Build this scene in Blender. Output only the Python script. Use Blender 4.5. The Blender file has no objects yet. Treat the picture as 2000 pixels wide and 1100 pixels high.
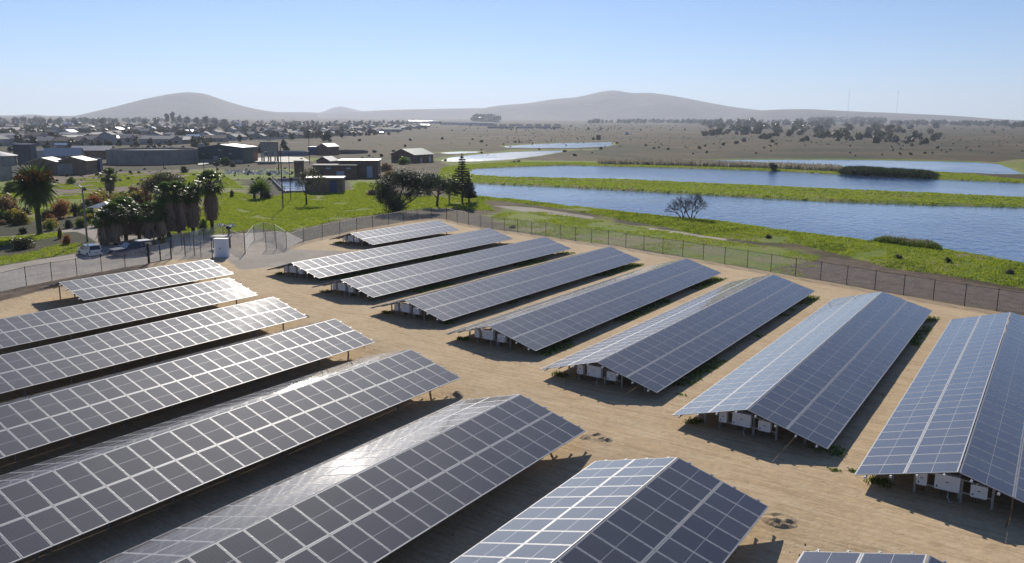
import bpy, math, random
import numpy as np
from mathutils import Vector, Matrix, Quaternion
R = math.radians
rnd = random.Random(7)
nrg = np.random.default_rng(11)
SC = bpy.context.scene
COL = SC.collection

# ------------------------------------------------------------------ camera
CF, CPITCH, CROLL, CYAW, CZ = 1583.36, 0.1927666, 0.004755, -0.595092, 16.347
_cy, _sy, _cp, _sp = math.cos(CYAW), math.sin(CYAW), math.cos(CPITCH), math.sin(CPITCH)
FWD = Vector((_sy*_cp, _cy*_cp, -_sp)); _r = Vector((_cy, -_sy, 0)); _u = _r.cross(FWD)
RGT = math.cos(CROLL)*_r + math.sin(CROLL)*_u; UPV = -math.sin(CROLL)*_r + math.cos(CROLL)*_u
cd = bpy.data.cameras.new("camera"); cam = bpy.data.objects.new("camera", cd); COL.objects.link(cam)
cam.matrix_world = Matrix(((RGT.x, UPV.x, -FWD.x, 0), (RGT.y, UPV.y, -FWD.y, 0), (RGT.z, UPV.z, -FWD.z, CZ), (0, 0, 0, 1)))
cd.sensor_width = 36; cd.lens = 36*CF/2000; cd.clip_start = 0.5; cd.clip_end = 60000
SC.camera = cam

# ------------------------------------------------------------------ light
SUN_AZ, SUN_EL = R(-43.8), R(30.5)
SDIR = Vector((math.sin(SUN_AZ)*math.cos(SUN_EL), math.cos(SUN_AZ)*math.cos(SUN_EL), math.sin(SUN_EL)))
w = bpy.data.worlds.new("World"); SC.world = w; w.use_nodes = True
nt = w.node_tree; nt.nodes.clear()
sky = nt.nodes.new("ShaderNodeTexSky"); sky.sky_type = 'NISHITA'; sky.sun_disc = False
sky.sun_elevation = SUN_EL; sky.sun_rotation = SUN_AZ % (2*math.pi)
sky.air_density = 0.8; sky.dust_density = 0.1; sky.ozone_density = 4.0; sky.altitude = 50
bg = nt.nodes.new("ShaderNodeBackground"); bg.inputs[1].default_value = 0.078
wo = nt.nodes.new("ShaderNodeOutputWorld")
tint = nt.nodes.new("ShaderNodeMix"); tint.data_type = 'RGBA'; tint.blend_type = 'MULTIPLY'; tint.inputs[0].default_value = 1.0
tint.inputs[7].default_value = (0.80, 0.95, 1.12, 1)
nt.links.new(sky.outputs[0], tint.inputs[6]); nt.links.new(tint.outputs[2], bg.inputs[0]); nt.links.new(bg.outputs[0], wo.inputs[0])
ld = bpy.data.lights.new("sun", 'SUN'); ld.energy = 5.0; ld.angle = R(0.53); ld.color = (1.0, 0.93, 0.82)
sun = bpy.data.objects.new("sun", ld); COL.objects.link(sun)
sun.rotation_mode = 'QUATERNION'; sun.rotation_quaternion = SDIR.to_track_quat('Z', 'Y'); sun.location = (-60, 60, 80)
SC.view_settings.view_transform = 'Standard'; SC.view_settings.look = 'None'
SC.view_settings.exposure = 0.2; SC.view_settings.gamma = 1.0; SC.view_settings.use_curve_mapping = False
SC.render.engine = 'CYCLES'
SC.cycles.use_denoising = True
SC.cycles.max_bounces = 8; SC.cycles.glossy_bounces = 4; SC.cycles.transparent_max_bounces = 24
SC.cycles.volume_bounces = 1; SC.cycles.sample_clamp_indirect = 40.0; SC.cycles.caustics_refractive = False
SC.cycles.blur_glossy = 0.2

# ------------------------------------------------------------------ pixel of the photo -> point in the place
def ray(u, v): return FWD + RGT*((u-1000)/CF) - UPV*((v-550)/CF)
def P(u, v, z=0.0):
    d = ray(u, v); t = (z-CZ)/d.z
    return Vector((d.x*t, d.y*t, z))
def mpp(p): return (Vector(p)-Vector((0, 0, CZ))).dot(FWD)/CF          # metres per photo pixel at p
def vdir(u):
    d = ray(u, 230); d.z = 0; return d.normalized()

# ------------------------------------------------------------------ materials
MATS = {}
def node_mat(name):
    m = bpy.data.materials.new(name); m.use_nodes = True
    t = m.node_tree; t.nodes.clear()
    o = t.nodes.new("ShaderNodeOutputMaterial"); b = t.nodes.new("ShaderNodeBsdfPrincipled")
    t.links.new(b.outputs[0], o.inputs[0]); return m, t, b, o
def N(t, kind, **kw):
    n = t.nodes.new(kind)
    for k, v in kw.items(): setattr(n, k, v)
    return n
def mixc(t, f, a, b, mode='MIX'):
    n = N(t, "ShaderNodeMix", data_type='RGBA', blend_type=mode)
    for i, x in ((0, f), (6, a), (7, b)):
        if isinstance(x, (int, float)): n.inputs[i].default_value = x
        elif isinstance(x, tuple): n.inputs[i].default_value = (*x[:3], 1)
        else: t.links.new(x, n.inputs[i])
    return n.outputs[2]
def noise(t, scale, detail=4, rough=.55, vec=None, dist=0):
    n = N(t, "ShaderNodeTexNoise"); n.inputs['Scale'].default_value = scale
    n.inputs['Detail'].default_value = detail; n.inputs['Roughness'].default_value = rough
    n.inputs['Distortion'].default_value = dist
    if vec is not None: t.links.new(vec, n.inputs['Vector'])
    return n.outputs[0]
def ramp(t, f, lo, hi, a=0.0, b=1.0):
    n = N(t, "ShaderNodeMapRange", interpolation_type='SMOOTHSTEP')
    n.inputs[1].default_value = lo; n.inputs[2].default_value = hi; n.inputs[3].default_value = a; n.inputs[4].default_value = b
    t.links.new(f, n.inputs[0]); return n.outputs[0]
def mth(t, op, a, b=0.0):
    n = N(t, "ShaderNodeMath", operation=op)
    for i, x in ((0, a), (1, b)):
        if isinstance(x, (int, float)): n.inputs[i].default_value = x
        else: t.links.new(x, n.inputs[i])
    return n.outputs[0]
def mat(name, c, rough=.7, metal=0.0, var=.25, scale=1.5, c2=None, spec=.4, objvar=0.0, trans=0.0, bump=0.0, bscale=8.0):
    if name in MATS: return MATS[name]
    m, t, b, o = node_mat(name)
    tc = N(t, "ShaderNodeTexCoord")
    n1 = noise(t, scale, 5, .6, tc.outputs['Object'])
    c2 = c2 or tuple(x*(1-var) for x in c)
    col = mixc(t, ramp(t, n1, .3, .7), c, c2)
    if objvar:
        oi = N(t, "ShaderNodeObjectInfo")
        hs = N(t, "ShaderNodeHueSaturation")
        t.links.new(mth(t, 'MULTIPLY_ADD' if False else 'ADD', mth(t, 'MULTIPLY', oi.outputs['Random'], objvar), 1-objvar/2), hs.inputs['Value'])
        t.links.new(mth(t, 'ADD', mth(t, 'MULTIPLY', oi.outputs['Random'], .04*objvar), .5-.02*objvar), hs.inputs['Hue'])
        t.links.new(col, hs.inputs['Color']); col = hs.outputs[0]
    t.links.new(col, b.inputs['Base Color'])
    b.inputs['Roughness'].default_value = rough; b.inputs['Metallic'].default_value = metal
    b.inputs['Specular IOR Level'].default_value = spec
    if bump:
        bn = N(t, "ShaderNodeBump"); bn.inputs['Strength'].default_value = bump; bn.inputs['Distance'].default_value = .05
        t.links.new(noise(t, bscale, 6, .65, tc.outputs['Object']), bn.inputs['Height']); t.links.new(bn.outputs[0], b.inputs['Normal'])
    if trans:
        tr = N(t, "ShaderNodeBsdfTranslucent"); t.links.new(col, tr.inputs[0])
        mx = N(t, "ShaderNodeMixShader"); mx.inputs[0].default_value = trans
        t.links.new(b.outputs[0], mx.inputs[1]); t.links.new(tr.outputs[0], mx.inputs[2]); t.links.new(mx.outputs[0], o.inputs[0])
    MATS[name] = m; return m

M_frame = mat("panel_frame", (.39, .395, .41), .48, .15, .08, 4)
M_back = mat("panel_backsheet", (.36, .37, .40), .5, 0, .06, 4)
M_steel = mat("galvanised_steel", (.46, .47, .48), .42, .7, .2, 3)
M_white = mat("white_enamel", (.72, .72, .72), .45, 0, .08, 2)
M_dark = mat("dark_plastic", (.03, .03, .035), .5, 0, .2, 3)
M_fence = mat("dark_fence_paint", (.028, .027, .027), .5, .2, .3, 2)
M_conc = mat("concrete", (.33, .31, .28), .85, 0, .3, .8, bump=.3)
M_brick = mat("brown_brick", (.21, .12, .085), .85, 0, .3, .6, bump=.3)
M_ybrick = mat("tan_brick", (.24, .17, .11), .85, 0, .3, .6, bump=.3)
M_plaster = mat("pale_plaster", (.50, .45, .38), .8, 0, .15, .5)
M_timber = mat("weathered_timber", (.28, .20, .13), .8, 0, .4, 3)
M_bark = mat("bark", (.12, .085, .06), .9, 0, .45, 2.5, bump=.6)

def cells_mat():
    m, t, b, o = node_mat("solar_cells")
    uv = N(t, "ShaderNodeUVMap"); uv.uv_map = "UVMap"
    sep = N(t, "ShaderNodeSeparateXYZ"); t.links.new(uv.outputs[0], sep.inputs[0])
    def lines(src, wd):
        fr = mth(t, 'FRACT', src); return mth(t, 'LESS_THAN', mth(t, 'ABSOLUTE', mth(t, 'SUBTRACT', fr, .5)), wd)
    ln = mth(t, 'MAXIMUM', lines(sep.outputs[0], .018), lines(sep.outputs[1], .02))
    oi = N(t, "ShaderNodeObjectInfo")
    tc = N(t, "ShaderNodeTexCoord")
    base = mixc(t, oi.outputs['Random'], (.006, .009, .028), (.020, .022, .034))
    col = mixc(t, mth(t, 'MULTIPLY', ln, .5), base, (.13, .14, .17))
    dust = noise(t, .7, 5, .6, tc.outputs['Object'])
    rv = mth(t, 'FRACT', mth(t, 'MULTIPLY', oi.outputs['Random'], 17.3))
    col = mixc(t, mth(t, 'ADD', ramp(t, dust, .3, .8, .01, .05), mth(t, 'MULTIPLY', rv, .04)), col, (.22, .23, .28))
    t.links.new(col, b.inputs['Base Color'])
    b.inputs['Roughness'].default_value = .62; b.inputs['Specular IOR Level'].default_value = .14
    b.inputs['Coat Weight'].default_value = 1.0; b.inputs['Coat IOR'].default_value = 1.5
    t.links.new(ramp(t, dust, .3, .75, .06, .085), b.inputs['Coat Roughness'])
    b.inputs['Sheen Weight'].default_value = .06; b.inputs['Sheen Roughness'].default_value = .5
    MATS["solar_cells"] = m; return m
M_cell = cells_mat()

# ------------------------------------------------------------------ mesh builders
class MB:
    """collects faces with material slots, then links them as one object"""
    def __init__(s): s.v = []; s.f = []; s.m = []; s.uv = {}
    def quad(s, a, b, c, d, m=0, uv=None):
        i = len(s.v); s.v += [tuple(a), tuple(b), tuple(c), tuple(d)]; s.f.append((i, i+1, i+2, i+3)); s.m.append(m)
        if uv: s.uv[len(s.f)-1] = uv
    def tri(s, a, b, c, m=0):
        i = len(s.v); s.v += [tuple(a), tuple(b), tuple(c)]; s.f.append((i, i+1, i+2)); s.m.append(m)
    def poly(s, pts, m=0):
        i = len(s.v); s.v += [tuple(p) for p in pts]; s.f.append(tuple(range(i, i+len(pts)))); s.m.append(m)
    def box(s, x0, x1, y0, y1, z0, z1, m=0):
        i = len(s.v)
        s.v += [(x0,y0,z0),(x1,y0,z0),(x1,y1,z0),(x0,y1,z0),(x0,y0,z1),(x1,y0,z1),(x1,y1,z1),(x0,y1,z1)]
        for f in ((3,2,1,0),(4,5,6,7),(0,1,5,4),(1,2,6,5),(2,3,7,6),(3,0,4,7)): s.f.append(tuple(i+k for k in f)); s.m.append(m)
    def beam(s, a, b, wd, ht=None, m=0, up=(0,0,1)):
        a = Vector(a); b = Vector(b); d = (b-a).normalized(); up = Vector(up)
        if abs(d.dot(up)) > .97: up = Vector((1,0,0))
        x = d.cross(up).normalized()*wd/2; y = x.cross(d).normalized()*(ht or wd)/2; i = len(s.v)
        for q in (a, b): s.v += [tuple(q-x-y), tuple(q+x-y), tuple(q+x+y), tuple(q-x+y)]
        for f in ((3,2,1,0),(4,5,6,7),(0,1,5,4),(1,2,6,5),(2,3,7,6),(3,0,4,7)): s.f.append(tuple(i+k for k in f)); s.m.append(m)
    def tube(s, pts, rad, n=8, m=0, cap=True):
        pts = [Vector(p) for p in pts]; rings = []
        for k, p in enumerate(pts):
            d = (pts[min(k+1, len(pts)-1)]-pts[max(k-1, 0)]).normalized()
            up = Vector((0,0,1)) if abs(d.z) < .9 else Vector((1,0,0))
            x = d.cross(up).normalized(); y = x.cross(d); r = rad[k] if isinstance(rad, (list, tuple)) else rad
            i = len(s.v); s.v += [tuple(p+(x*math.cos(2*math.pi*j/n)+y*math.sin(2*math.pi*j/n))*r) for j in range(n)]; rings.append(i)
        for a, b in zip(rings, rings[1:]):
            for j in range(n): s.f.append((a+j, a+(j+1)%n, b+(j+1)%n, b+j)); s.m.append(m)
        if cap: s.f.append(tuple(rings[-1]+j for j in range(n))); s.m.append(m); s.f.append(tuple(rings[0]+n-1-j for j in range(n))); s.m.append(m)
    def mesh(s, name, mats, smooth=False):
        me = bpy.data.meshes.new(name); me.from_pydata(s.v, [], s.f)
        for mm in (mats if isinstance(mats, (list, tuple)) else [mats]): me.materials.append(mm)
        me.polygons.foreach_set("material_index", s.m)
        if smooth: me.polygons.foreach_set("use_smooth", [True]*len(s.f))
        if s.uv:
            ul = me.uv_layers.new(name="UVMap")
            for fi, uv in s.uv.items():
                for k, li in enumerate(me.polygons[fi].loop_indices): ul.data[li].uv = uv[k]
        me.update(); return me
    def build(s, name, mats, parent=None, loc=(0,0,0), smooth=False):
        return link(name, s.mesh(name, mats, smooth), parent, loc)
def link(name, me, parent=None, loc=(0,0,0), rot=None, scale=None):
    o = bpy.data.objects.new(name, me); COL.objects.link(o); o.parent = parent; o.location = loc
    if rot is not None: o.rotation_euler = rot
    if scale is not None: o.scale = scale
    return o
def tag(o, label, cat, group=None, kind=None):
    if label: o['label'] = label
    if cat: o['category'] = cat
    if group: o['group'] = group
    if kind: o['kind'] = kind
    return o
def thing(name, label, cat, loc=(0,0,0), rz=0, group=None, scale=None):
    o = link(name, None, None, loc, (0,0,rz), scale); o.empty_display_size = .3
    return tag(o, label, cat, group)
def recolour(o, m, i=0):
    o.material_slots[i].link = 'OBJECT'; o.material_slots[i].material = m; return o
def npmesh(name, V, F, mats, fm=None, smooth=False):
    me = bpy.data.meshes.new(name); V = np.asarray(V, np.float32); F = np.asarray(F, np.int32)
    me.vertices.add(len(V)); me.vertices.foreach_set("co", V.ravel())
    k = F.shape[1]; me.loops.add(F.size); me.loops.foreach_set("vertex_index", F.ravel())
    me.polygons.add(len(F)); me.polygons.foreach_set("loop_start", np.arange(0, F.size, k, dtype=np.int32))
    for mm in (mats if isinstance(mats, (list, tuple)) else [mats]): me.materials.append(mm)
    if fm is not None: me.polygons.foreach_set("material_index", np.asarray(fm, np.int32))
    if smooth: me.polygons.foreach_set("use_smooth", np.ones(len(F), bool))
    me.update(calc_edges=True); return me

# ------------------------------------------------------------------ value noise in numpy
_tab = nrg.random((256, 256))
def vnoise(x, y, s):
    x = np.asarray(x)/s+100.3; y = np.asarray(y)/s+57.7
    xi = np.floor(x).astype(int); yi = np.floor(y).astype(int); fx = x-xi; fy = y-yi
    fx = fx*fx*(3-2*fx); fy = fy*fy*(3-2*fy)
    a = _tab[xi % 256, yi % 256]; b = _tab[(xi+1) % 256, yi % 256]; c = _tab[xi % 256, (yi+1) % 256]; d = _tab[(xi+1) % 256, (yi+1) % 256]
    return (a*(1-fx)+b*fx)*(1-fy)+(c*(1-fx)+d*fx)*fy
def fbm(x, y, s, o=4):
    r = 0; a = .5; t = 0
    for k in range(o): r = r+a*vnoise(x, y, s/2**k); t += a; a *= .5
    return r/t
def sdist(X, Y, poly):
    """signed distance to a closed polygon, positive inside"""
    p = np.array([(q[0], q[1]) for q in poly]); n = len(p); D = np.full(X.shape, 1e9); ins = np.zeros(X.shape, bool)
    for i in range(n):
        a = p[i]; b = p[(i+1) % n]; e = b-a; L = e@e+1e-9
        t = np.clip(((X-a[0])*e[0]+(Y-a[1])*e[1])/L, 0, 1)
        D = np.minimum(D, (X-a[0]-t*e[0])**2+(Y-a[1]-t*e[1])**2)
        c = (a[1] > Y) != (b[1] > Y)
        with np.errstate(divide='ignore', invalid='ignore'): ins ^= c & (X < (b[0]-a[0])*(Y-a[1])/(b[1]-a[1]+1e-12)+a[0])
    return np.sqrt(D)*np.where(ins, 1, -1)
def PX(*pts): return [(P(u, v).x, P(u, v).y) for u, v in pts]
def sst(x, a, b):
    t = np.clip((x-a)/(b-a), 0, 1); return t*t*(3-2*t)

# ------------------------------------------------------------------ lay of the land
FL = [(-400,664),(0,575),(52,560),(102,550),(151,542),(199,532),(245,526),(290,516),(334,508)]       # front-left fence line
FR = [(560,487),(593,474),(630,465),(664,458),(697,450),(728,445),(759,440),(788,434),(815,430),(843,427),(872,430),(893,436),(915,440),(938,445),(961,449),(985,452),
      (1011,455),(1038,459),(1066,463),(1094,467),(1124,472),(1155,476),(1188,480),(1222,486),(1257,492),(1294,498),(1333,504),(1373,510),(1415,518),(1459,525),(1505,533),
      (1553,542),(1602,550),(1653,559),(1708,569),(1764,579),(1822,589),(1883,600),(1946,610),(2012,621),(2080,633),(2160,647)]
compound = PX(*FL, (362,502),(440,500),(520,492), *FR) + [(60, 60), (60, -60), (-160, -60)]
ponds = [PX((918,372),(922,358),(1100,366),(1250,374),(1430,384),(1600,393),(1800,400),(2000,406),(2400,420),(2400,590),(2000,517),(1850,491),(1700,474),(1560,456),(1430,437),(1340,428),(1250,420),(1130,406),(1010,393),(950,387),(922,385)),
         PX((912,338),(925,330),(1010,326),(1100,323),(1300,328),(1500,334),(1640,341),(1800,349),(2000,358),(2400,372),(2400,402),(2000,388),(1800,379),(1600,370),(1400,361),(1200,352),(1000,348),(930,345)),
         PX((1350,314),(1450,312),(1600,312),(1750,313),(1900,317),(1945,320),(1975,330),(2000,341),(1960,342),(1860,338),(1780,333),(1640,326),(1500,320),(1400,318)),
         PX((862,314),(880,308),(930,302),(1000,297),(1060,295),(1112,294),(1080,300),(1045,306),(990,313),(930,316),(880,317)),
         PX((985,286),(1040,282),(1090,280),(1193,278),(1196,283),(1180,287),(1120,290),(1040,290),(990,289)),
         PX((855,299),(900,296),(935,296),(930,299),(880,302))]
z_grass = [PX((320,470),(345,440),(385,420),(430,400),(455,378),(520,388),(600,372),(690,372),(700,358),(745,362),(760,385),(850,385),(950,397),(965,412),(872,406),(788,414),(664,430),(590,448),(556,455),(500,448),(430,462)),
           PX((-300,560),(0,522),(60,513),(157,496),(152,480),(110,484),(60,498),(0,506),(-200,530)),
           PX((-200,490),(0,466),(110,457),(125,462),(60,476),(0,484)),
           PX((870,372),(925,383),(1010,392),(1250,419),(1430,436),(1700,474),(1850,490),(2400,585),(2400,650),(2000,566),(1850,540),(1740,528),(1640,500),(1560,480),(1480,474),(1380,462),(1300,444),(1150,420),(1000,398),(930,394),(870,384)),
           PX((855,352),(866,326),(950,319),(1010,317),(1350,321),(1640,328),(1900,342),(2000,352),(2400,372),(2400,425),(1600,396),(1250,376),(925,362)),
           PX((1020,313),(1140,315),(1330,318),(1320,322),(1100,321),(1000,319)),
           PX((1940,318),(1990,312),(2400,330),(2400,372),(2010,348)),
           PX((-200,350),(0,345),(60,345),(100,352),(60,366),(0,372),(-200,380)),
           PX((400,345),(500,332),(570,330),(600,345),(540,350),(440,352)),
           PX((520,316),(600,308),(650,309),(600,317)),
           PX((680,353),(740,352),(750,372),(690,378)),
           PX((860,318),(1000,292),(1180,291),(1060,300),(1000,316),(880,324))]
z_mixed = [PX((960,425),(1000,405),(1150,428),(1300,452),(1400,470),(1500,484),(1600,505),(1640,545),(1553,540),(1415,516),(1294,496),(1188,478),(1094,465),(1011,452)),
           PX((180,345),(420,330),(480,372),(440,410),(200,415),(0,440),(-200,440),(-200,380),(60,372))]
z_road = [PX((-400,620),(-300,560),(0,524),(157,498),(170,484),(228,466),(345,466),(480,458),(556,452),(592,470),(562,488),(720,494),(560,520),(470,530),(440,506),(334,508),(290,516),(199,532),(102,550),(0,574)),
          PX((100,458),(132,449),(188,442),(206,454),(214,482),(190,478),(168,464),(150,455)),
          PX((-200,482),(0,464),(100,457),(100,461),(0,469)),
          PX((960,402),(1040,408),(1160,425),(1158,428),(1020,413)),
          PX((1220,438),(1330,454),(1420,468),(1418,471),(1300,455))]
z_dirt = [PX((-300,615),(0,572),(102,551),(199,533),(290,517),(289,528),(199,543),(102,562),(0,588)),
          PX((1500,528),(1620,505),(1760,530),(2000,572),(2400,640),(2400,680),(2000,612),(1883,596),(1764,576),(1602,548))]
z_plough = [PX((60,345),(170,342),(225,338),(380,332),(340,352),(270,372),(230,390),(120,385))]
Z_POOL = PX((536,352),(598,350),(604,374),(556,374))

def farrise(r_): return 46*np.clip((r_-900)/5600, 0, 1.3)**1.15
def PG(u, v):
    """where the sight line of a photo pixel meets the gently rising far plain"""
    d = ray(u, v); hl = math.hypot(d.x, d.y); r_ = 30.0; prev = r_
    while r_ < 7500:
        if CZ+d.z/hl*r_ <= float(farrise(r_)): break
        prev = r_; r_ *= 1.01
    return Vector((d.x/hl*r_, d.y/hl*r_, float(farrise(r_))))
def ground_height(X, Y):
    z = (fbm(X, Y, 9, 4)-.5)*.10
    cd_ = sdist(X, Y, compound); out = sst(-cd_, 1, 20)
    z = z+out*(fbm(X, Y, 40, 5)-.5)*.9
    yl = np.interp(X, [-75.4,-64.7,-54.4,-44.4,-34.1,-23.3,-12.8,-2.4], [53.1,47.6,44.3,41.7,38.6,35.3,32.1,29.3])
    z = z-.5*sst(yl+3.2-Y, 0, 5.5)*sst(cd_, .5, 6)
    wet = np.full(X.shape, -1e9)
    for p in ponds: wet = np.maximum(wet, sdist(X, Y, p))
    wet = wet+(fbm(X, Y, 5, 3)-.5)*1.3
    bank = sst(-wet, 0, 2.0)*(1-sst(-wet, 6, 13))
    near = 1-sst(np.abs(wet), 0, 25)
    z = z*(1-.8*near)+bank*(.22+.22*fbm(X, Y, 4, 3))+.10*sst(-wet, 0, 1)
    z = np.where(wet > -.1, np.minimum(-.12, -.12-(wet)*.12), z)
    z = np.maximum(z, -1.6)
    pit = sdist(X, Y, Z_POOL); z = np.where(pit > -1.0, -1.4, z)
    # soil heaped along the fence foot, drive ruts
    b = sdist(X, Y, z_dirt[0]); z = z+.22*sst(b, -.2, .8)*fbm(X, Y, 1.5, 3)
    far = np.hypot(X, Y)
    z = z+sst(far, 900, 3500)*(fbm(X, Y, 900, 3)-.5)*4*(1-near)+farrise(far)
    return z
gang = np.radians(np.concatenate([np.arange(-180, -82, 7.0), np.arange(-82, 14, .17), np.arange(14, 180, 7.0)]))
grad_ = np.concatenate([[0.5, 3, 6, 9, 12], 14*np.exp(np.arange(0, 6.95, .0082))])
A, Rr = np.meshgrid(gang, grad_); GX = (np.sin(A)*Rr); GY = (np.cos(A)*Rr)
GZ = ground_height(GX, GY)
nr, na = GX.shape
idx = np.arange(nr*na).reshape(nr, na)
Fq = np.stack([idx[:-1, :], np.roll(idx, -1, 1)[:-1, :], np.roll(idx, -1, 1)[1:, :], idx[1:, :]], -1).reshape(-1, 4)[:, ::-1]
V = np.stack([GX.ravel(), GY.ravel(), GZ.ravel()], -1)

def zone_w(polys, soft):
    w_ = np.zeros(GX.shape)
    for p in polys: w_ = np.maximum(w_, .5+.5*np.clip(sdist(GX, GY, p)/soft, -1, 1))
    return w_
fars = np.clip(np.hypot(GX, GY)/90, .4, 5)
W1 = [zone_w(z_grass, 1.2*fars), zone_w(z_road, .7*fars), zone_w([compound], .8)]
W2 = [zone_w(z_dirt, .7*fars), zone_w(z_mixed, 2.5*fars), zone_w(z_plough, 2.0*fars)]
# green foot of the water banks
wet = np.full(GX.shape, -1e9)
for p in ponds: wet = np.maximum(wet, sdist(GX, GY, p))
W1[0] = np.maximum(W1[0], .62*(1-sst(-wet, 2, 9)))

def ground_mat():
    m, t, b, o = node_mat("ground")
    geo = N(t, "ShaderNodeNewGeometry"); pos = geo.outputs['Position']
    def attr(nm):
        a = N(t, "ShaderNodeAttribute", attribute_name=nm); s = N(t, "ShaderNodeSeparateColor"); t.links.new(a.outputs['Color'], s.inputs[0]); return s.outputs
    a1 = attr("zones"); a2 = attr("zones_more")
    nf = noise(t, .9, 7, .65, pos); nm = noise(t, .16, 6, .6, pos); nl = noise(t, .025, 5, .6, pos); nh = noise(t, 5, 6, .7, pos)
    def edge(wt, k=.7, sharp=.12):
        s = mth(t, 'ADD', wt, mth(t, 'MULTIPLY', mth(t, 'SUBTRACT', nf, .5), k))
        return ramp(t, s, .5-sharp, .5+sharp)
    field = mixc(t, ramp(t, nl, .35, .65), (.082, .055, .030), (.046, .048, .018))
    field = mixc(t, ramp(t, nm, .42, .68), field, (.115, .082, .046))
    field = mixc(t, ramp(t, nf, .52, .75, 0, .7), field, (.055, .062, .028))
    nx = noise(t, .007, 6, .65, pos, 1.0); field = mixc(t, ramp(t, nx, .5, .60, 0, .85), field, (.032, .040, .018)); field = mixc(t, ramp(t, nx, .44, .34, 0, .7), field, (.16, .115, .065))
    grass = mixc(t, ramp(t, nm, .35, .65), (.135, .20, .016), (.20, .23, .03))
    grass = mixc(t, ramp(t, nf, .45, .7, 0, .8), grass, (.10, .155, .016))
    grass = mixc(t, ramp(t, noise(t, .06, 6, .65, pos, .8), .52, .60, 0, .8), grass, (.23, .19, .10))
    col = mixc(t, ramp(t, mth(t, 'ADD', mth(t, 'MULTIPLY', a2[1], .75), mth(t, 'MULTIPLY', mth(t, 'SUBTRACT', nm, .5), 1.4)), .12, .5), field, grass)
    furrow = N(t, "ShaderNodeTexWave", wave_type='BANDS', bands_direction='Y'); furrow.inputs['Scale'].default_value = .09; furrow.inputs['Distortion'].default_value = 2.5; furrow.inputs['Detail'].default_value = 3
    t.links.new(pos, furrow.inputs['Vector'])
    plough = mixc(t, furrow.outputs[1], (.15, .115, .09), (.22, .175, .135))
    col = mixc(t, edge(a2[2]), col, plough)
    col = mixc(t, edge(a1[0], .9, .1), col, grass)
    dirt = mixc(t, ramp(t, nf, .35, .65), (.085, .06, .045), (.155, .115, .085))
    sand = mixc(t, ramp(t, nm, .3, .7), (.57, .425, .26), (.49, .36, .215))
    sand = mixc(t, ramp(t, nf, .5, .78, 0, .6), sand, (.35, .25, .14))
    scr = noise(t, 1.7, 8, .72, pos, 1.2)
    sand = mixc(t, ramp(t, scr, .60, .70, 0, .6), sand, (.20, .135, .08))
    trk = N(t, 'ShaderNodeTexNoise'); mpt = N(t, 'ShaderNodeMapping'); mpt.inputs['Rotation'].default_value = (0, 0, R(17)); mpt.inputs['Scale'].default_value = (.10, 1.3, 1); t.links.new(pos, mpt.inputs[0]); t.links.new(mpt.outputs[0], trk.inputs['Vector']); trk.inputs['Detail'].default_value = 5
    sand = mixc(t, ramp(t, trk.outputs[0], .50, .62, 0, .4), sand, (.62, .50, .35))
    sand = mixc(t, ramp(t, trk.outputs[0], .46, .36, 0, .35), sand, (.30, .205, .125))
    sand = mixc(t, ramp(t, nl, .5, .7, 0, .5), sand, (.50, .41, .30))
    col = mixc(t, edge(a1[2], .25, .1), col, sand)
    road = mixc(t, ramp(t, nm, .35, .65), (.31, .275, .235), (.40, .355, .30))
    road = mixc(t, ramp(t, nf, .5, .8, 0, .5), road, (.23, .20, .165))
    col = mixc(t, edge(a1[1], .35, .12), col, road)
    col = mixc(t, edge(a2[0], .6, .1), col, dirt)
    col = mixc(t, ramp(t, nh, .35, .7, 0, .22), col, (.06, .045, .03))
    t.links.new(col, b.inputs['Base Color']); b.inputs['Roughness'].default_value = .95; b.inputs['Specular IOR Level'].default_value = .12
    bn = N(t, "ShaderNodeBump"); bn.inputs['Strength'].default_value = .55; bn.inputs['Distance'].default_value = .12
    hsum = mth(t, 'ADD', mth(t, 'MULTIPLY', nf, .8), mth(t, 'ADD', mth(t, 'MULTIPLY', scr, .5), mth(t, 'MULTIPLY', nh, .25)))
    t.links.new(hsum, bn.inputs['Height']); t.links.new(bn.outputs[0], b.inputs['Normal'])
    return m
gm = npmesh("ground", V, Fq, ground_mat(), smooth=True)
for nm_, W in (("zones", W1), ("zones_more", W2)):
    ca = gm.color_attributes.new(nm_, 'FLOAT_COLOR', 'POINT')
    arr = np.ones((nr*na, 4), np.float32)
    for k in range(3): arr[:, k] = W[k].ravel()
    ca.data.foreach_set("color", arr.ravel())
tag(link("ground", gm), "sandy yard, gravel road, green verges and dry brown fields", None, kind='structure')
def gz(x, y): return float(ground_height(np.array([float(x)]), np.array([float(y)]))[0])

# ------------------------------------------------------------------ water
def water_mat(name, deep, rough, bscale, bstr):
    m, t, b, o = node_mat(name)
    geo = N(t, "ShaderNodeNewGeometry"); mp = N(t, "ShaderNodeMapping"); mp.inputs['Rotation'].default_value = (0, 0, R(20)); mp.inputs['Scale'].default_value = (1, .5, 1)
    t.links.new(geo.outputs['Position'], mp.inputs[0])
    n1 = noise(t, bscale, 3, .6, mp.outputs[0], .4); n2 = noise(t, bscale*.12, 3, .5, mp.outputs[0])
    b.inputs['Base Color'].default_value = (*deep, 1); b.inputs['IOR'].default_value = 1.333
    big = noise(t, .018, 3, .5, mp.outputs[0])
    t.links.new(ramp(t, big, .35, .65, rough*.75, rough*1.25), b.inputs['Roughness'])
    bn = N(t, "ShaderNodeBump"); bn.inputs['Distance'].default_value = .5
    t.links.new(ramp(t, big, .35, .6, bstr*.35, bstr*1.1), bn.inputs['Strength'])
    t.links.new(mth(t, 'ADD', n1, mth(t, 'MULTIPLY', n2, 1.2)), bn.inputs['Height']); t.links.new(bn.outputs[0], b.inputs['Normal'])
    return m
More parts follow.
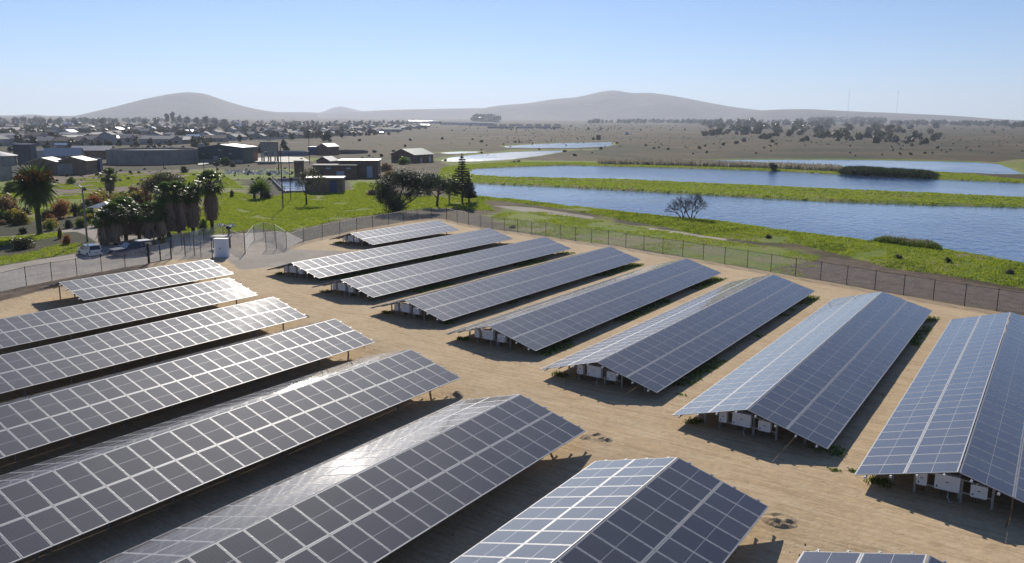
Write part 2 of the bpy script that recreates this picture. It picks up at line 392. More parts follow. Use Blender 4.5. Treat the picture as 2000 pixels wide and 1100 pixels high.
M_water = water_mat("rippled_water", (.03, .07, .17), .13, .75, .45)
M_glit = water_mat("glittering_water", (.05, .08, .12), .26, .6, .7)
wl = ["near pond of rippled blue water beyond the fence", "second pond between two green banks", "third narrow pond behind the reeds",
      "glittering pond left of the reed bank", "small far pale pond", "thin strip of far water"]
for k, p in enumerate(ponds):
    c = np.mean(p, 0); q = [((x-c[0])*1.0, (y-c[1])*1.0) for x, y in p]
    big_ = []
    for (x, y) in q:
        L_ = math.hypot(x, y); big_.append((c[0]+x*(1+3.5/L_), c[1]+y*(1+3.5/L_), 0))
    mb = MB(); mb.poly(big_); mb.f[-1] = mb.f[-1][::-1]
    o = mb.build("pond_water", M_glit if k >= 3 else M_water); tag(o, wl[k], None, kind='structure')

# ------------------------------------------------------------------ far hills
M_hill = mat("hill_scrub", (.105, .082, .058), .95, 0, .4, .004, c2=(.045, .048, .032), bump=.8, bscale=.01)
M_hill.node_tree.nodes["Bump"].inputs["Distance"].default_value = 25
def hill(prof, r0, sg, label, namp=.10):
    us = np.linspace(prof[0][0], prof[-1][0], 150); vs = np.interp(us, [p[0] for p in prof], [p[1] for p in prof])
    k = np.ones(7)/7; vs = np.convolve(np.pad(vs, 3, mode='edge'), k, 'valid')
    rs = np.linspace(r0-2.2*sg, r0+2.2*sg, 60); VV = []
    for u, v in zip(us, vs):
        d = ray(u, v); hl = math.hypot(d.x, d.y); ztop = CZ+d.z/hl*r0; dh = Vector((d.x, d.y))/hl
        for r_ in rs:
            x, y = dh.x*r_, dh.y*r_; g = math.exp(-((r_-r0)/sg)**2)
            VV.append((x, y, g))
    VV = np.array(VV); g = VV[:, 2]; zt = np.repeat([CZ+ray(u, v).z/math.hypot(ray(u, v).x, ray(u, v).y)*r0 for u, v in zip(us, vs)], len(rs))
    nz = (fbm(VV[:, 0], VV[:, 1], 700, 5)-.5)*1.7
    VV[:, 2] = -14+(zt+14)*g*(1+namp*nz*2*(1-g**6))
    n1, n2 = len(us), len(rs); ix = np.arange(n1*n2).reshape(n1, n2)
    F = np.stack([ix[:-1, :-1], ix[1:, :-1], ix[1:, 1:], ix[:-1, 1:]], -1).reshape(-1, 4)
    tag(link("hill", npmesh("hill", VV, F, M_hill, smooth=True)), label, None, kind='structure')
hill([(120,232),(180,219),(230,207),(280,194),(330,184),(365,180),(400,183),(440,197),(480,209),(520,217),(560,221),(620,224)], 6500, 900, "rounded hill on the left skyline")
hill([(-260,236),(0,231),(30,226),(60,223),(90,226),(120,231),(200,236)], 8500, 600, "low rise at the far left of the skyline")
hill([(600,226),(635,217),(650,210),(668,208),(685,212),(705,217),(760,225)], 10500, 600, "small distant cone shaped peak")
hill([(480,226),(520,219),(600,219),(650,222),(700,218),(760,215),(800,214),(850,213),(900,212),(940,211),(980,212),(1040,218),(1100,232)], 7800, 900, "long low ridge at the middle of the skyline")
hill([(900,232),(940,212),(975,206),(1030,202),(1080,194),(1130,190),(1165,181),(1195,176),(1215,178),(1233,183),(1262,181),(1285,183),(1330,190),(1380,200),(1430,209),(1480,215),(1560,222),(1640,236)], 7200, 1000, "broad twin topped hill at the centre right skyline", .14)
hill([(1380,240),(1450,218),(1520,214),(1575,213),(1650,217),(1750,221),(1860,226),(1950,233),(2050,237),(2400,244)], 6200, 700, "low bare ridge at the right of the skyline")

# ------------------------------------------------------------------ air
m_, t_h = bpy.data.materials.new("haze_air"), None
m_.use_nodes = True; t_h = m_.node_tree; t_h.nodes.clear()
pv = t_h.nodes.new("ShaderNodeVolumePrincipled"); oo = t_h.nodes.new("ShaderNodeOutputMaterial")
pv.inputs['Color'].default_value = (.78, .85, 1.0, 1); pv.inputs['Density'].default_value = 0.00010; pv.inputs['Anisotropy'].default_value = .25
pv.inputs['Density Attribute'].default_value = ""; pv.inputs['Color Attribute'].default_value = ""; pv.inputs['Temperature Attribute'].default_value = ""
t_h.links.new(pv.outputs[0], oo.inputs['Volume'])
mb = MB(); mb.box(-15000, 15000, -15000, 15000, -30, 520); tag(mb.build("haze", m_), "thin pale haze in the air over the plain", None, kind='stuff')

# ------------------------------------------------------------------ solar arrays
TILT, RH, SL = 0.28251, 1.8437, 4.28
PL = 2.115                                             # panel length down the slope
CT, ST = math.cos(TILT), math.sin(TILT)
def panel_mesh(c):
    mb = MB(); L = PL; W = c-.022; a, b_ = L/2, W/2; f = .030; g = .043; z = -.004; th = -.035; h = .009
    def ring(x0, x1, y0, y1, X0, X1, Y0, Y1, z0, z1, m):
        o_ = [(x0,y0,z0),(x1,y0,z0),(x1,y1,z0),(x0,y1,z0)]; i_ = [(X0,Y0,z1),(X1,Y0,z1),(X1,Y1,z1),(X0,Y1,z1)]
        for k in range(4): mb.quad(o_[k], o_[(k+1)%4], i_[(k+1)%4], i_[k], m)
    fe = .044; ge = .062
    ring(-a,a,-b_,b_,-a+fe,a-fe,-b_+f,b_-f,0,0,0)
    ring(-a+fe,a-fe,-b_+f,b_-f,-a+ge,a-ge,-b_+g,b_-g,z,z,1)
    o_ = [(-a,-b_),(a,-b_),(a,b_),(-a,b_)]
    for k in range(4):
        p, q = o_[k], o_[(k+1)%4]; mb.quad((*p,th),(*q,th),(*q,0),(*p,0),0)
    mb.quad((-a,b_,th),(a,b_,th),(a,-b_,th),(-a,-b_,th),1)
    mb.quad((-h,-b_+g,z),(h,-b_+g,z),(h,b_-g,z),(-h,b_-g,z),1)
    for x0, x1 in ((-a+ge,-h),(h,a-ge)):
        mb.quad((x0,-b_+g,z),(x1,-b_+g,z),(x1,b_-g,z),(x0,b_-g,z),2,uv=((0,0),(12,0),(12,6),(0,6)))
    return mb.mesh("panel", [M_frame, M_back, M_cell])
RX = [-78.168,-66.353,-55.264,-44.372,-33.538,-22.775,-12.301,-2.35]
RN = [76.806,56.559,52.883,49.599,46.474,43.014,39.953,37.522]
RF = [95.383,92.288,89.148,86.519,83.731,79.601,76.861,74.127]
LX = [-75.381,-64.675,-54.379,-44.361,-34.089,-23.296,-12.826,-2.448]
LE = [53.086,47.570,44.262,41.722,38.627,35.264,32.147,29.279]
LP = [1.066,1.0,1.03,1.05,1.09,1.14,1.16,1.16]
LN = [15,24,25,27,27,22,12,4]
post_me = {}
M_clamp = mat('clamp_metal', (.50,.50,.52), .42, .7, .1, 5)
def post(h):
    h = round(h, 2)
    if h not in post_me:
        mb = MB(); mb.box(-.05,.05,-.04,-.033,-1.5,h); mb.box(-.05,.05,.033,.04,-1.5,h); mb.box(-.006,.006,-.033,.033,-1.5,h); post_me[h] = mb.mesh("post", M_steel)
    return post_me[h]
rdz = lambda x: RH-.12-abs(x)*math.tan(TILT)
def array(x, y0, n, c, label, out_near=.16, out_far=.16):
    L = n*c; root = thing("solar_array", label, "solar array", (x, y0, 0), 0, "gabled solar arrays in the yard")
    pm = panel_mesh(c)
    for s in (1, -1):
        for j in range(2):
            dn = .03+PL/2+j*(PL+.022)
            for k in range(n):
                o = link("panel", pm, root, (s*dn*CT, (k+.5)*c, RH-dn*ST), (rnd.gauss(0,.0012), s*TILT+rnd.gauss(0,.0016), math.pi if s < 0 else 0))
                if s < 0: o.rotation_euler = (rnd.gauss(0,.0012), TILT+rnd.gauss(0,.0016), math.pi); o.rotation_euler = (0, 0, 0); o.rotation_mode = 'QUATERNION'; o.rotation_quaternion = Quaternion((0,1,0), -TILT+rnd.gauss(0,.0016)) @ Quaternion((1,0,0), rnd.gauss(0,.0012))
    mb = MB(); mb.box(-.03,.03,-out_near,L+out_far,-.105,-.037)
    mb.box(-.05,.05,-out_near-.05,-out_near,-.12,-.02,1); mb.box(-.05,.05,L+out_far,L+out_far+.05,-.12,-.02,1)
    pu = mb.mesh("purlin", [M_steel, M_white])
    for s in (1, -1):
        for d in (.55, 1.62, 2.70, 3.78):
            o = link("purlin", pu, root, (s*d*CT, 0, RH-d*ST)); o.rotation_euler = (0, s*TILT, 0)
    mb = MB()
    for s in (1, -1):
        for d in (.55, 1.62, 2.70, 3.78):
            for k in range(n+1): mb.beam((s*(d-.03)*CT, k*c, RH-(d-.03)*ST+.004), (s*(d+.03)*CT, k*c, RH-(d+.03)*ST+.004), .03, .02, up=(s*ST, 0, CT))
    tag(mb.build("clamp", M_clamp, root), None, None, kind='stuff')
    nf = max(2, int(round(L/3.3))+1); rf = MB()
    for s in (1, -1): rf.beam((0,0,RH-.16), (s*4.0*CT,0,RH-.16-4.0*ST), .06, .09)
    rfm = rf.mesh("rafter", M_steel)
    for k in range(nf):
        y = 1.35+(L-2.7)*k/(nf-1); link("rafter", rfm, root, (0, y, 0))
        for xx in (-2.7, 0, 2.7): link("post", post(rdz(xx)-.06), root, (xx, y, 0))
    return root
order = ["farthest", "second farthest", "third from the back", "fourth from the back", "fourth from the front", "third from the front", "second from the front", "nearest"]
rlab = ["short gabled solar array in the far corner beside the back fence",
        "long solar array of the right block with sun glare on its near corner",
        "third solar array from the back of the right block, across from the open track",
        "fourth solar array from the back of the right block, thin pale back slope showing",
        "solar array of the right block directly before the two row arrays from the right edge of frame",
        "solar array whose far ridge end reaches just below the bare lakeside tree's right side",
        "second solar array from the right frame edge, both slopes wide open to view",
        "rightmost solar array, cut by the right frame edge, rusty cable at its end"]
rlab[4] = "fifth solar array from the back of the right block, narrow silvery back slope"
rlab[5] = "sixth solar array from the back of the right block, striped silvery back slope"
llab = ["short solar array of the left block beside the white cabinet and gate",
        "solar array second from the back of the left block, white glare on its right end",
        "solar array third from the back of the left block, hazy glare on its right end",
        "solar array fourth from the back of the left block, thin bright ridge line",
        "solar array of the left block with a blazing sun streak along its back slope",
        "foreground solar array with a large white sun glare patch on its back slope",
        "foreground solar array at bottom centre with pale back slope and dark front",
        "solar array barely entering at the bottom right edge"]
RA = []
for i in range(8):
    n = 15 if i == 0 else 29
    RA.append(array(RX[i], RN[i], n, (RF[i]-RN[i])/n, rlab[i]))
for i in range(8): array(LX[i], LE[i]-LN[i]*LP[i], LN[i], LP[i], llab[i])

# inverters on a rack under each near gable of the right block
def rounded_box(mb, x0, x1, y0, y1, z0, z1, r=.05, m=0):
    pts = []
    for cx, cz, a0 in ((x1-r,z1-r,0),(x0+r,z1-r,90),(x0+r,z0+r,180),(x1-r,z0+r,270)):
        for k in range(4): a = R(a0+30*k); pts.append((cx+r*math.cos(a), cz+r*math.sin(a)))
    n = len(pts); mb.poly([(x, y0, z) for x, z in pts][::-1][::-1], m)
    for k in range(n):
        a, b = pts[k], pts[(k+1)%n]; mb.quad((a[0],y0,a[1]), (a[0],y1,a[1]), (b[0],y1,b[1]), (b[0],y0,b[1]), m)
    mb.poly([(x, y1, z) for x, z in pts][::-1], m)
def inverter_meshes(wd, ht):
    b = MB(); rounded_box(b, -wd/2, wd/2, 0, .30, 0, ht); body = b.mesh("case", M_white, False)
    f = MB(); 
    for k in range(9): f.box(-wd/2+.06+k*(wd-.12)/8-.012, -wd/2+.06+k*(wd-.12)/8+.012, .302, .36, .05, ht-.05)
    fin = f.mesh("heat_sink", M_dark)
    d = MB(); d.box(-.055,.055,-.012,-.002,ht*.52,ht*.52+.035); dm = d.mesh("display", M_dark)
    l = MB(); l.box(-wd/2+.07,-wd/2+.13,-.008,-.002,.09,.17); lm = l.mesh("warning_sticker", mat("sticker_blue", (.05,.08,.2), .5))
    c = MB()
    for k in range(4): c.tube([(-.2+k*.1, .12, 0), (-.2+k*.1, .12, -.12), (-.22+k*.1+.04, .16, -.3)], .018, 6)
    cm = c.mesh("cable_gland", M_dark)
    return body, fin, dm, lm, cm
INV = [inverter_meshes(.42,.62), inverter_meshes(.98,.70), inverter_meshes(.64,.56)]
which = ["far corner array", "second array from the back", "third array from the back", "fourth array from the back",
         "fifth array from the back", "sixth array from the back", "second array from the right", "rightmost array"]
iname = ["narrow white inverter, left of three, under the gable of the ", "large white inverter, middle of three, under the gable of the ", "medium white inverter, right of three, under the gable of the "]
for i in range(8):
    x, y = RX[i], RN[i]
    rk = MB(); rk.beam((-1.75,.95,.58), (1.35,.95,.58), .08, .07); rk.beam((-1.75,.95,1.15), (1.35,.95,1.15), .05, .05)
    rk.build("rail", M_steel, RA[i])
    for xx in (-1.72, .12, 1.32):
        link("rack_post", post(1.2), RA[i], (xx, .98, 0))
    for k, (xx, zz) in enumerate(((-1.42,.68), (-.42,.68), (.80,.66))):
        t_ = thing("inverter", iname[k]+which[i], "inverter", (x+xx, y+.50, zz), 0, "white inverters under the array gables")
        for nm, me in zip(("case", "heat_sink", "display", "warning_sticker", "cable_gland"), INV[k]): link(nm, me, t_)
    # flexible conduit falling from the rack
    c = MB(); c.tube([(-.35,.9,.5), (-.38,.82,.3), (-.30,.75,.12), (-.1,.7,.02)], .035, 6); c.build("conduit", mat("grey_conduit", (.45,.46,.48), .5), RA[i])
cb = MB(); cb.tube([(RX[7]+2.05, RN[7]-.05, 1.2), (RX[7]+2.05, RN[7]-.12, .7), (RX[7]+1.95, RN[7]-.3, .1), (RX[7]+1.9, RN[7]-.8, .03), (RX[7]+1.8, RN[7]-1.6, .03)], .03, 6)
tag(cb.build("cable", mat("rust_cable", (.22,.12,.06), .8)), "rusty brown cable hanging from the rightmost array's end to the ground", "cable")

# ------------------------------------------------------------------ fences and gates
def mesh_mat():
    m, t, b, o = node_mat("fence_wire")
    b.inputs['Base Color'].default_value = (.85, .85, .84, 1); b.inputs['Metallic'].default_value = 1.0; b.inputs['Roughness'].default_value = .52
    b.inputs['Anisotropic'].default_value = .95
    tg = N(t, "ShaderNodeTangent", direction_type='UV_MAP'); tg.uv_map = "UVMap"; t.links.new(tg.outputs[0], b.inputs['Tangent'])
    tr = N(t, "ShaderNodeBsdfTransparent"); mx = N(t, "ShaderNodeMixShader")
    geo = N(t, "ShaderNodeNewGeometry")
    uv = N(t, "ShaderNodeUVMap"); uv.uv_map = "UVMap"; sp = N(t, "ShaderNodeSeparateXYZ"); t.links.new(uv.outputs[0], sp.inputs[0])
    n1 = noise(t, 1.1, 3, .6, geo.outputs['Position'])
    t.links.new(ramp(t, n1, .3, .7, .20, .32), mx.inputs[0])
    t.links.new(tr.outputs[0], mx.inputs[1]); t.links.new(b.outputs[0], mx.inputs[2]); t.links.new(mx.outputs[0], o.inputs[0])
    return m
M_wire = mesh_mat()
def fence(pts, h, label, tall=(), pr=.035, name="chain_link_fence", hide_first=False, toph=None):
    c = Vector(pts[0]).copy(); root = thing(name, label, "fence", (c.x, c.y, 0))
    q = [Vector((p[0]-c.x, p[1]-c.y, 0)) for p in pts]
    hs = [h+(.45 if k in tall else 0) for k in range(len(q))]
    for k, p in enumerate(q):
        if hide_first and k == 0: continue
        mb = MB(); r_ = pr*(1.5 if k in tall else 1); mb.tube([(0,0,-.3), (0,0,hs[k]+.04)], r_, 8); mb.tube([(0,0,hs[k]+.04), (0,0,hs[k]+.09)], [r_*1.35, .01], 8)
        mb.build("post", M_fence, root, p)
    for k in range(len(q)-1):
        a, b = q[k], q[k+1]; L = (b-a).length
        mb = MB(); mb.beam((a.x,a.y,h-.02), (b.x,b.y,h-.02), .035); mb.build("top_rail", M_fence, root)
        mb = MB(); d = (b-a)/L
        mb.quad((a.x,a.y,.05), (b.x,b.y,.05), (b.x,b.y,h-.045), (a.x,a.y,h-.045), 0, uv=((0,0),(0,L),(h,L),(h,0)))
        mb.build("wire_mesh", M_wire, root)
        mb = MB()
        for z in (.07, h*.5): mb.beam((a.x,a.y,z), (b.x,b.y,z), .012)
        mb.build("tension_wire", M_fence, root)
    return root
def pp(L): return [P(u, v) for u, v in L]
FHt = 2.0
fence(pp([(-105,592),(-52,583),(0,574),(52,560),(102,550),(151,542),(199,532),(245,526),(290,516)]), FHt, "dark wire fence along the gravel road at the left edge", tall=(8,))
fence(pp([(362,502),(380,500),(393,504),(415,505)]), 2.0, "short dark fence stub with thick posts between gate and white cabinet", tall=(0,1,3))
fence(pp([(337,492),(356,490),(372,489),(399,480),(437,476),(479,497)]), 2.35, "dark wire fence running behind the white cabinet", tall=(5,))
fence(pp([(479,497),(497,472),(516,466),(537,470),(560,486)]), 2.3, "dark wire fence closing the gate court on its right side", hide_first=True)
fence(pp([(520,490),(540,489),(560,486)]), 2.35, "short run of pale glinting mesh at the end of the gate court")
fence(pp(FR[:11]), 1.9, "dark wire fence along the back of the yard, one bay flashing white", tall=(10,))
fence(pp(FR[10:23]), 2.05, "dark wire fence at the back right corner with glinting bays", hide_first=True)
fence(pp(FR[22:]), 2.1, "long dark wire fence between the yard and the pond bank", hide_first=True)
# double gate beside the left array
def gate(p, q, label, h=2.0):
    c = p; root = thing("gate", label, "gate", (c.x, c.y, 0)); d = q-p; L = d.length; n = 2
    for k, (a, b) in enumerate(((p+d*.02, p+d*.49), (p+d*.51, q-d*.02))):
        a = a-c; b = b-c; mb = MB()
        for s_, e_ in (((a.x,a.y,.12),(b.x,b.y,.12)), ((a.x,a.y,h),(b.x,b.y,h)), ((a.x,a.y,.12),(a.x,a.y,h)), ((b.x,b.y,.12),(b.x,b.y,h))): mb.beam(s_, e_, .06)
        mb.build("leaf_frame", M_fence, root)
        m2 = MB(); m2.quad((a.x,a.y,.15), (b.x,b.y,.15), (b.x,b.y,h-.03), (a.x,a.y,h-.03), 0, uv=((0,0),(0,2),(h,2),(h,0))); m2.build("wire_mesh", M_wire, root)
    for x in (p-c, q-c):
        mb = MB(); mb.tube([(0,0,-.3), (0,0,h+.45)], .07, 8); mb.build("post", M_fence, root, x)
    mb = MB(); mc = (p+d*.5)-c; mb.box(-.12,.12,-.06,.06,.95,1.15); mb.build("lock", M_fence, root, mc)
    return root
gate(P(292,516), P(335,507), "closed double wire gate with thick posts beside the blue pickup")

# ------------------------------------------------------------------ cabinet and plinth
cab = P(434,503); k_ = mpp(cab)
ct = thing("electrical_cabinet", "white upright electrical cabinet standing beside the shortest left array", "cabinet", cab, CYAW*-1-R(4))
mb = MB(); mb.box(-.80,.80,-.35,.35,.06,2.3); mb.build("case", mat("cabinet_white", (.80,.81,.83), .45, 0, .06), ct)
for s in (-1, 1):
    mb = MB(); mb.box(*sorted((s*.015, s*.76)),-.372,-.352,.14,2.2); mb.build("door", mat("cabinet_white", (.66,.68,.72)), ct)
mb = MB(); mb.box(-.86,.86,-.41,.41,2.3,2.37); mb.build("roof", M_white, ct)
mb = MB(); mb.box(-.09,.0,-.39,-.374,1.1,1.28); mb.box(-.065,-.03,-.41,-.391,1.0,1.12); mb.build("handle", M_dark, ct)
mb = MB(); mb.box(-.95,1.0,-.5,.5,-.15,.06); mb.build("plinth", M_conc, ct)
mb = MB(); mb.box(-1.10,-.82,-.25,.2,.55,1.05); mb.build("meter_box", mat("grey_meter", (.3,.31,.32), .5), ct)
kp = P(434,486); kk = thing("control_kiosk", "brick instrument kiosk with pale slab roof just behind the white cabinet", "kiosk", kp, -CYAW-R(6))
mb = MB(); mb.box(-.95,.95,-.6,.6,-.2,1.55); mb.build("wall", M_ybrick, kk)
for j in range(4):
    mb = MB(); mb.box(-.85+j*.46,-.52+j*.46,-.625,-.602,1.0,1.38); mb.build("vent", M_dark, kk)
mb = MB(); mb.box(-1.1,1.1,-.75,.75,1.55,1.72); mb.build("roof", mat("slab_pale", (.5,.46,.42), .8), kk)
vp = thing("vent_pipe", "dark mushroom topped vent pipe beside the kiosk roof", "pipe", P(449,484))
mb = MB(); mb.tube([(0,0,-.2), (0,0,2.5)], .13, 10); mb.build("stem", mat("kiosk_grey", (.2,.2,.19), .8), vp)
mb = MB(); mb.tube([(0,0,2.45), (0,0,2.6), (0,0,2.8), (0,0,2.92)], [.2,.36,.34,.15], 12); mb.build("cowl", M_fence, vp)

# ------------------------------------------------------------------ poles and masts
def pole(u, v, top, label, r=.09, arm=False, cross=0, cat="pole", m=None, name="utility_pole", lean=0):
    p = P(u, v); h = (v-top)*mpp(p)*1.02; t_ = thing(name, label, cat, p)
    mb = MB(); mb.tube([(0,0,-.4), (lean*.5,0,h*.5), (lean,0,h)], [r, r*.85, r*.6], 8); mb.build("pole", m or M_conc, t_)
    if arm:
        mb = MB(); mb.tube([(0,0,h-.1), (-.5,-.1,h+.25), (-1.1,-.2,h+.3)], .045, 6); mb.build("arm", m or M_steel, t_)
        mb = MB(); mb.box(-1.7,-1.05,-.33,-.08,h+.24,h+.36); mb.build("lamp_head", M_steel, t_)
    for c in range(cross):
        mb = MB(); mb.beam((-.9,0,h-.3-c*.8), (.9,0,h-.3-c*.8), .1); mb.build("crossarm", M_timber, t_)
    return t_
pole(171, 477, 368, "pale concrete street lamp standing behind the small white van", .14, arm=True, cat="street lamp", name="street_lamp")
M_pole = mat("dark_pole", (.09,.075,.06), .85, 0, .3)
pole(553, 408, 290, "tall dark timber pole in the green grass, long shadow falling left", .12, cross=0, m=M_pole)
pole(568, 391, 300, "thin pole right of the tall timber pole in front of the basin", .09, m=M_pole)
pole(545, 340, 281, "dark pole with tangled top beside the raised concrete tank", .2, cross=2, m=M_pole)
pole(424, 345, 322, "short dark pole above the tallest fan palm", .12, m=M_pole)
pole(399, 342, 306, "thin pole in front of the blue green hall", .1, m=M_pole)
pole(320, 332, 318, "slim pole behind the olive trees", .12, m=M_pole)
pole(605, 320, 262, "slim distant pole above the blue shed", .16, m=M_pole)
def mast(u, top, r_, label):
    d = ray(u, 232); hl = math.hypot(d.x, d.y); p = Vector((d.x/hl*r_, d.y/hl*r_, 0)); dt = ray(u, top); h = CZ+dt.z/math.hypot(dt.x, dt.y)*r_
    t_ = thing("radio_mast", label, "mast", p); mb = MB()
    mb.tube([(0,0,-3), (0,0,h)], .5, 5); mb.build("lattice_tower", mat("mast_grey", (.2,.19,.2), .7), t_)
mast(1655, 172, 4200, "thin radio mast on the right horizon, left of the pair")
mast(1750, 176, 4200, "thin radio mast on the right horizon, right of the pair")

# timber edging frames by the road
def bed(pts, label):
    c = P(*pts[0]); t_ = thing("timber_frame", label, "timber frame", c)
    q = [P(u, v)-c for u, v in pts]
    for a, b in zip(q, q[1:]):
        mb = MB(); mb.beam((a.x,a.y,.10), (b.x,b.y,.10), .14, .22); mb.build("beam", M_timber, t_)
bed([(105,476),(119,488),(144,485),(130,474)], "timber edging frame in the weeds, nearest the small white van")
bed([(90,477),(103,490),(77,492),(66,484)], "timber edging frame in the weeds, second from the small white van")
bed([(20,489),(30,503),(-20,508)], "timber edging beam at the left frame edge by the road")
bed([(38,496),(64,493)], "short pale timber beam lying in front of the round dry bush")

# ------------------------------------------------------------------ foliage
def leafmat(name, c, c2=None, trans=.3, ov=.35, rough=.5): return mat(name, c, rough, 0, .35, .6, c2=c2, objvar=ov, trans=trans, spec=.35)
L_dark = leafmat("leaf_dark", (.028,.045,.016), (.016,.028,.012))
L_mid = leafmat("leaf_mid", (.055,.085,.022), (.030,.050,.016))
L_bright = leafmat("leaf_bright", (.17,.23,.03), (.10,.155,.02), .5)
L_olive = leafmat("leaf_olive", (.11,.11,.045), (.07,.075,.032), .35)
L_rust = leafmat("leaf_rust", (.36,.14,.05), (.22,.10,.04), .5)
L_orange = leafmat("leaf_orange", (.34,.15,.03), (.22,.09,.03), .35)
L_yellow = leafmat("leaf_yellow", (.36,.29,.04), (.22,.20,.04), .5)
L_drybush = leafmat("dry_brush", (.30,.19,.085), (.19,.13,.06), .4)
L_palm = mat("palm_leaf", (.10,.155,.035), .46, 0, .4, 1.2, objvar=.3, trans=.42, spec=.4)
L_skirt = mat("dead_frond", (.36,.25,.17), .9, 0, .45, 2.0, objvar=.3, trans=.1)
L_fruit = mat("palm_fruit_stalk", (.55,.20,.04), .7, 0, .4, 2, trans=.2)
L_grass = leafmat("grass_blade", (.31,.35,.03), (.20,.27,.025), .55, 0)
L_reed = leafmat("reed_blade", (.11,.125,.045), (.06,.08,.03), .35, 0)
L_plume = leafmat("reed_plume", (.42,.38,.30), (.26,.23,.17), .4, 0)

def leaves(blobs, n, size, seed=0, flat=.0, shell=.45):
    g = np.random.default_rng(seed); B = np.array(blobs, float); vol = B[:, 3]*B[:, 4]*B[:, 5]; vol = vol**.8
    k = g.choice(len(B), n, p=vol/vol.sum()); d = g.normal(size=(n, 3)); d /= np.linalg.norm(d, axis=1)[:, None]
    r = g.random(n)**shell*(1+.18*g.normal(size=n))
    C = B[k, :3]+d*B[k, 3:6]*r[:, None]
    nn = d*.8+g.normal(size=(n, 3))*.8; nn[:, 2] += .2; nn /= np.linalg.norm(nn, axis=1)[:, None]
    t1 = np.cross(nn, g.normal(size=(n, 3))); t1 /= np.linalg.norm(t1, axis=1)[:, None]; t2 = np.cross(nn, t1)
    s = size*(.5+g.random(n)*.9)
    a = t1*s[:, None]; b = t2*(s*.6)[:, None]
    V = np.stack([C-a, C-b*.9, C+a, C+b], 1).reshape(-1, 3)
    return V, np.arange(4*n).reshape(n, 4)
def crown_mesh(name, blobs, n, size, m, seed=0, shell=.45):
    V, F = leaves(blobs, n, size, seed, shell=shell); return npmesh(name, V, F, m)
def trunk_mb(h, r, limbs, seed=0, lean=(0, 0)):
    g = random.Random(seed); mb = MB()
    mb.tube([(0,0,-.3), (lean[0]*.3,lean[1]*.3,h*.35), (lean[0]*.7,lean[1]*.7,h*.7), (lean[0],lean[1],h)], [r*1.3, r, r*.75, r*.5], 8)
    for tgt in limbs:
        s = g.uniform(.4, .95); b = Vector((lean[0]*s, lean[1]*s, h*s)); e = Vector(tgt); mid = (b+e)/2+Vector((0, 0, -.08*(e-b).length))
        mb.tube([b, mid, e], [r*.5, r*.32, r*.12], 6)
    return mb

# crowns reused by many bushes and far trees (unit radius, sitting on z = 0)
def unit_blobs(seed, tall=1.0, nb=7):
    g = random.Random(seed); out = []
    for k in range(nb):
        a = g.uniform(0, 6.28); rr = g.uniform(0, .55); s = g.uniform(.32, .6)
        out.append((rr*math.cos(a), rr*math.sin(a), tall*g.uniform(.35, 1.25), s, s, s*g.uniform(.6, .9)*tall))
    return out
BUSH = [crown_mesh("foliage", [(x, y, z*.62, a, b, c) for x, y, z, a, b, c in unit_blobs(40+k)]+[(0,0,.3,.75,.75,.35)], 1500, .085, L_mid, 40+k) for k in range(4)]
SMALL = [crown_mesh("foliage", [(x, y, z*.62, a, b, c) for x, y, z, a, b, c in unit_blobs(60+k, nb=5)]+[(0,0,.35,.7,.7,.4)], 200, .26, L_mid, 60+k) for k in range(4)]
TREE = [crown_mesh("foliage", unit_blobs(80+k, 1.0, 8), 300, .24, L_mid, 80+k) for k in range(4)]
_bc = [0]
def bush(u, v, wpx, hpx, m, label, cat="bush", group=None, name="bush", me=None):
    p = P(u, v); k = mpp(p); w_ = wpx*k/2; h_ = hpx*k; _bc[0] += 1
    src = (BUSH if wpx > 14 else SMALL) if me is None else me
    o = link(name, src[_bc[0] % 4], None, (p.x, p.y, gz(p.x, p.y)-.05), (0, 0, rnd.uniform(0, 6.28)), (w_*.95, w_*.95, h_/1.12))
    recolour(o, m); return tag(o, label, cat, group)
def tree(u, v, blobs, n, size, m, label, lean=(0, 0), tr=.22, name="tree", cat="tree", seed=1, nlimb=7, shell=.45):
    """blobs: photo-space ellipses (u, v, ru, rv, depth offset in m) turned round the vertical axis in the place"""
    p = P(u, v); k = mpp(p); vd = vdir(u); rt = Vector((vd.y, -vd.x, 0)); B = []
    for b in blobs:
        c = rt*((b[0]-u)*k)+vd*(b[4] if len(b) > 4 else 0); B.append((c.x, c.y, (v-b[1])*k, b[2]*k, b[2]*k*.9, b[3]*k))
    root = thing(name, label, cat, (p.x, p.y, gz(p.x, p.y)))
    link("crown", crown_mesh("crown", B, n, size, m, seed, shell), root)
    g = random.Random(seed); cz_ = min(b[2] for b in B); cx = sum(b[0] for b in B)/len(B); cy = sum(b[1] for b in B)/len(B)
    lim = [(b[0]+g.uniform(-.3,.3)*b[3], b[1]+g.uniform(-.3,.3)*b[4], b[2]+.2*b[5]) for b in B for _ in range(max(1, nlimb//len(B)))]
    trunk_mb(max(cz_, 1.0), tr, lim, seed, (cx*.3+lean[0], cy*.3+lean[1])).build("trunk", M_bark, root, smooth=True)
    return root

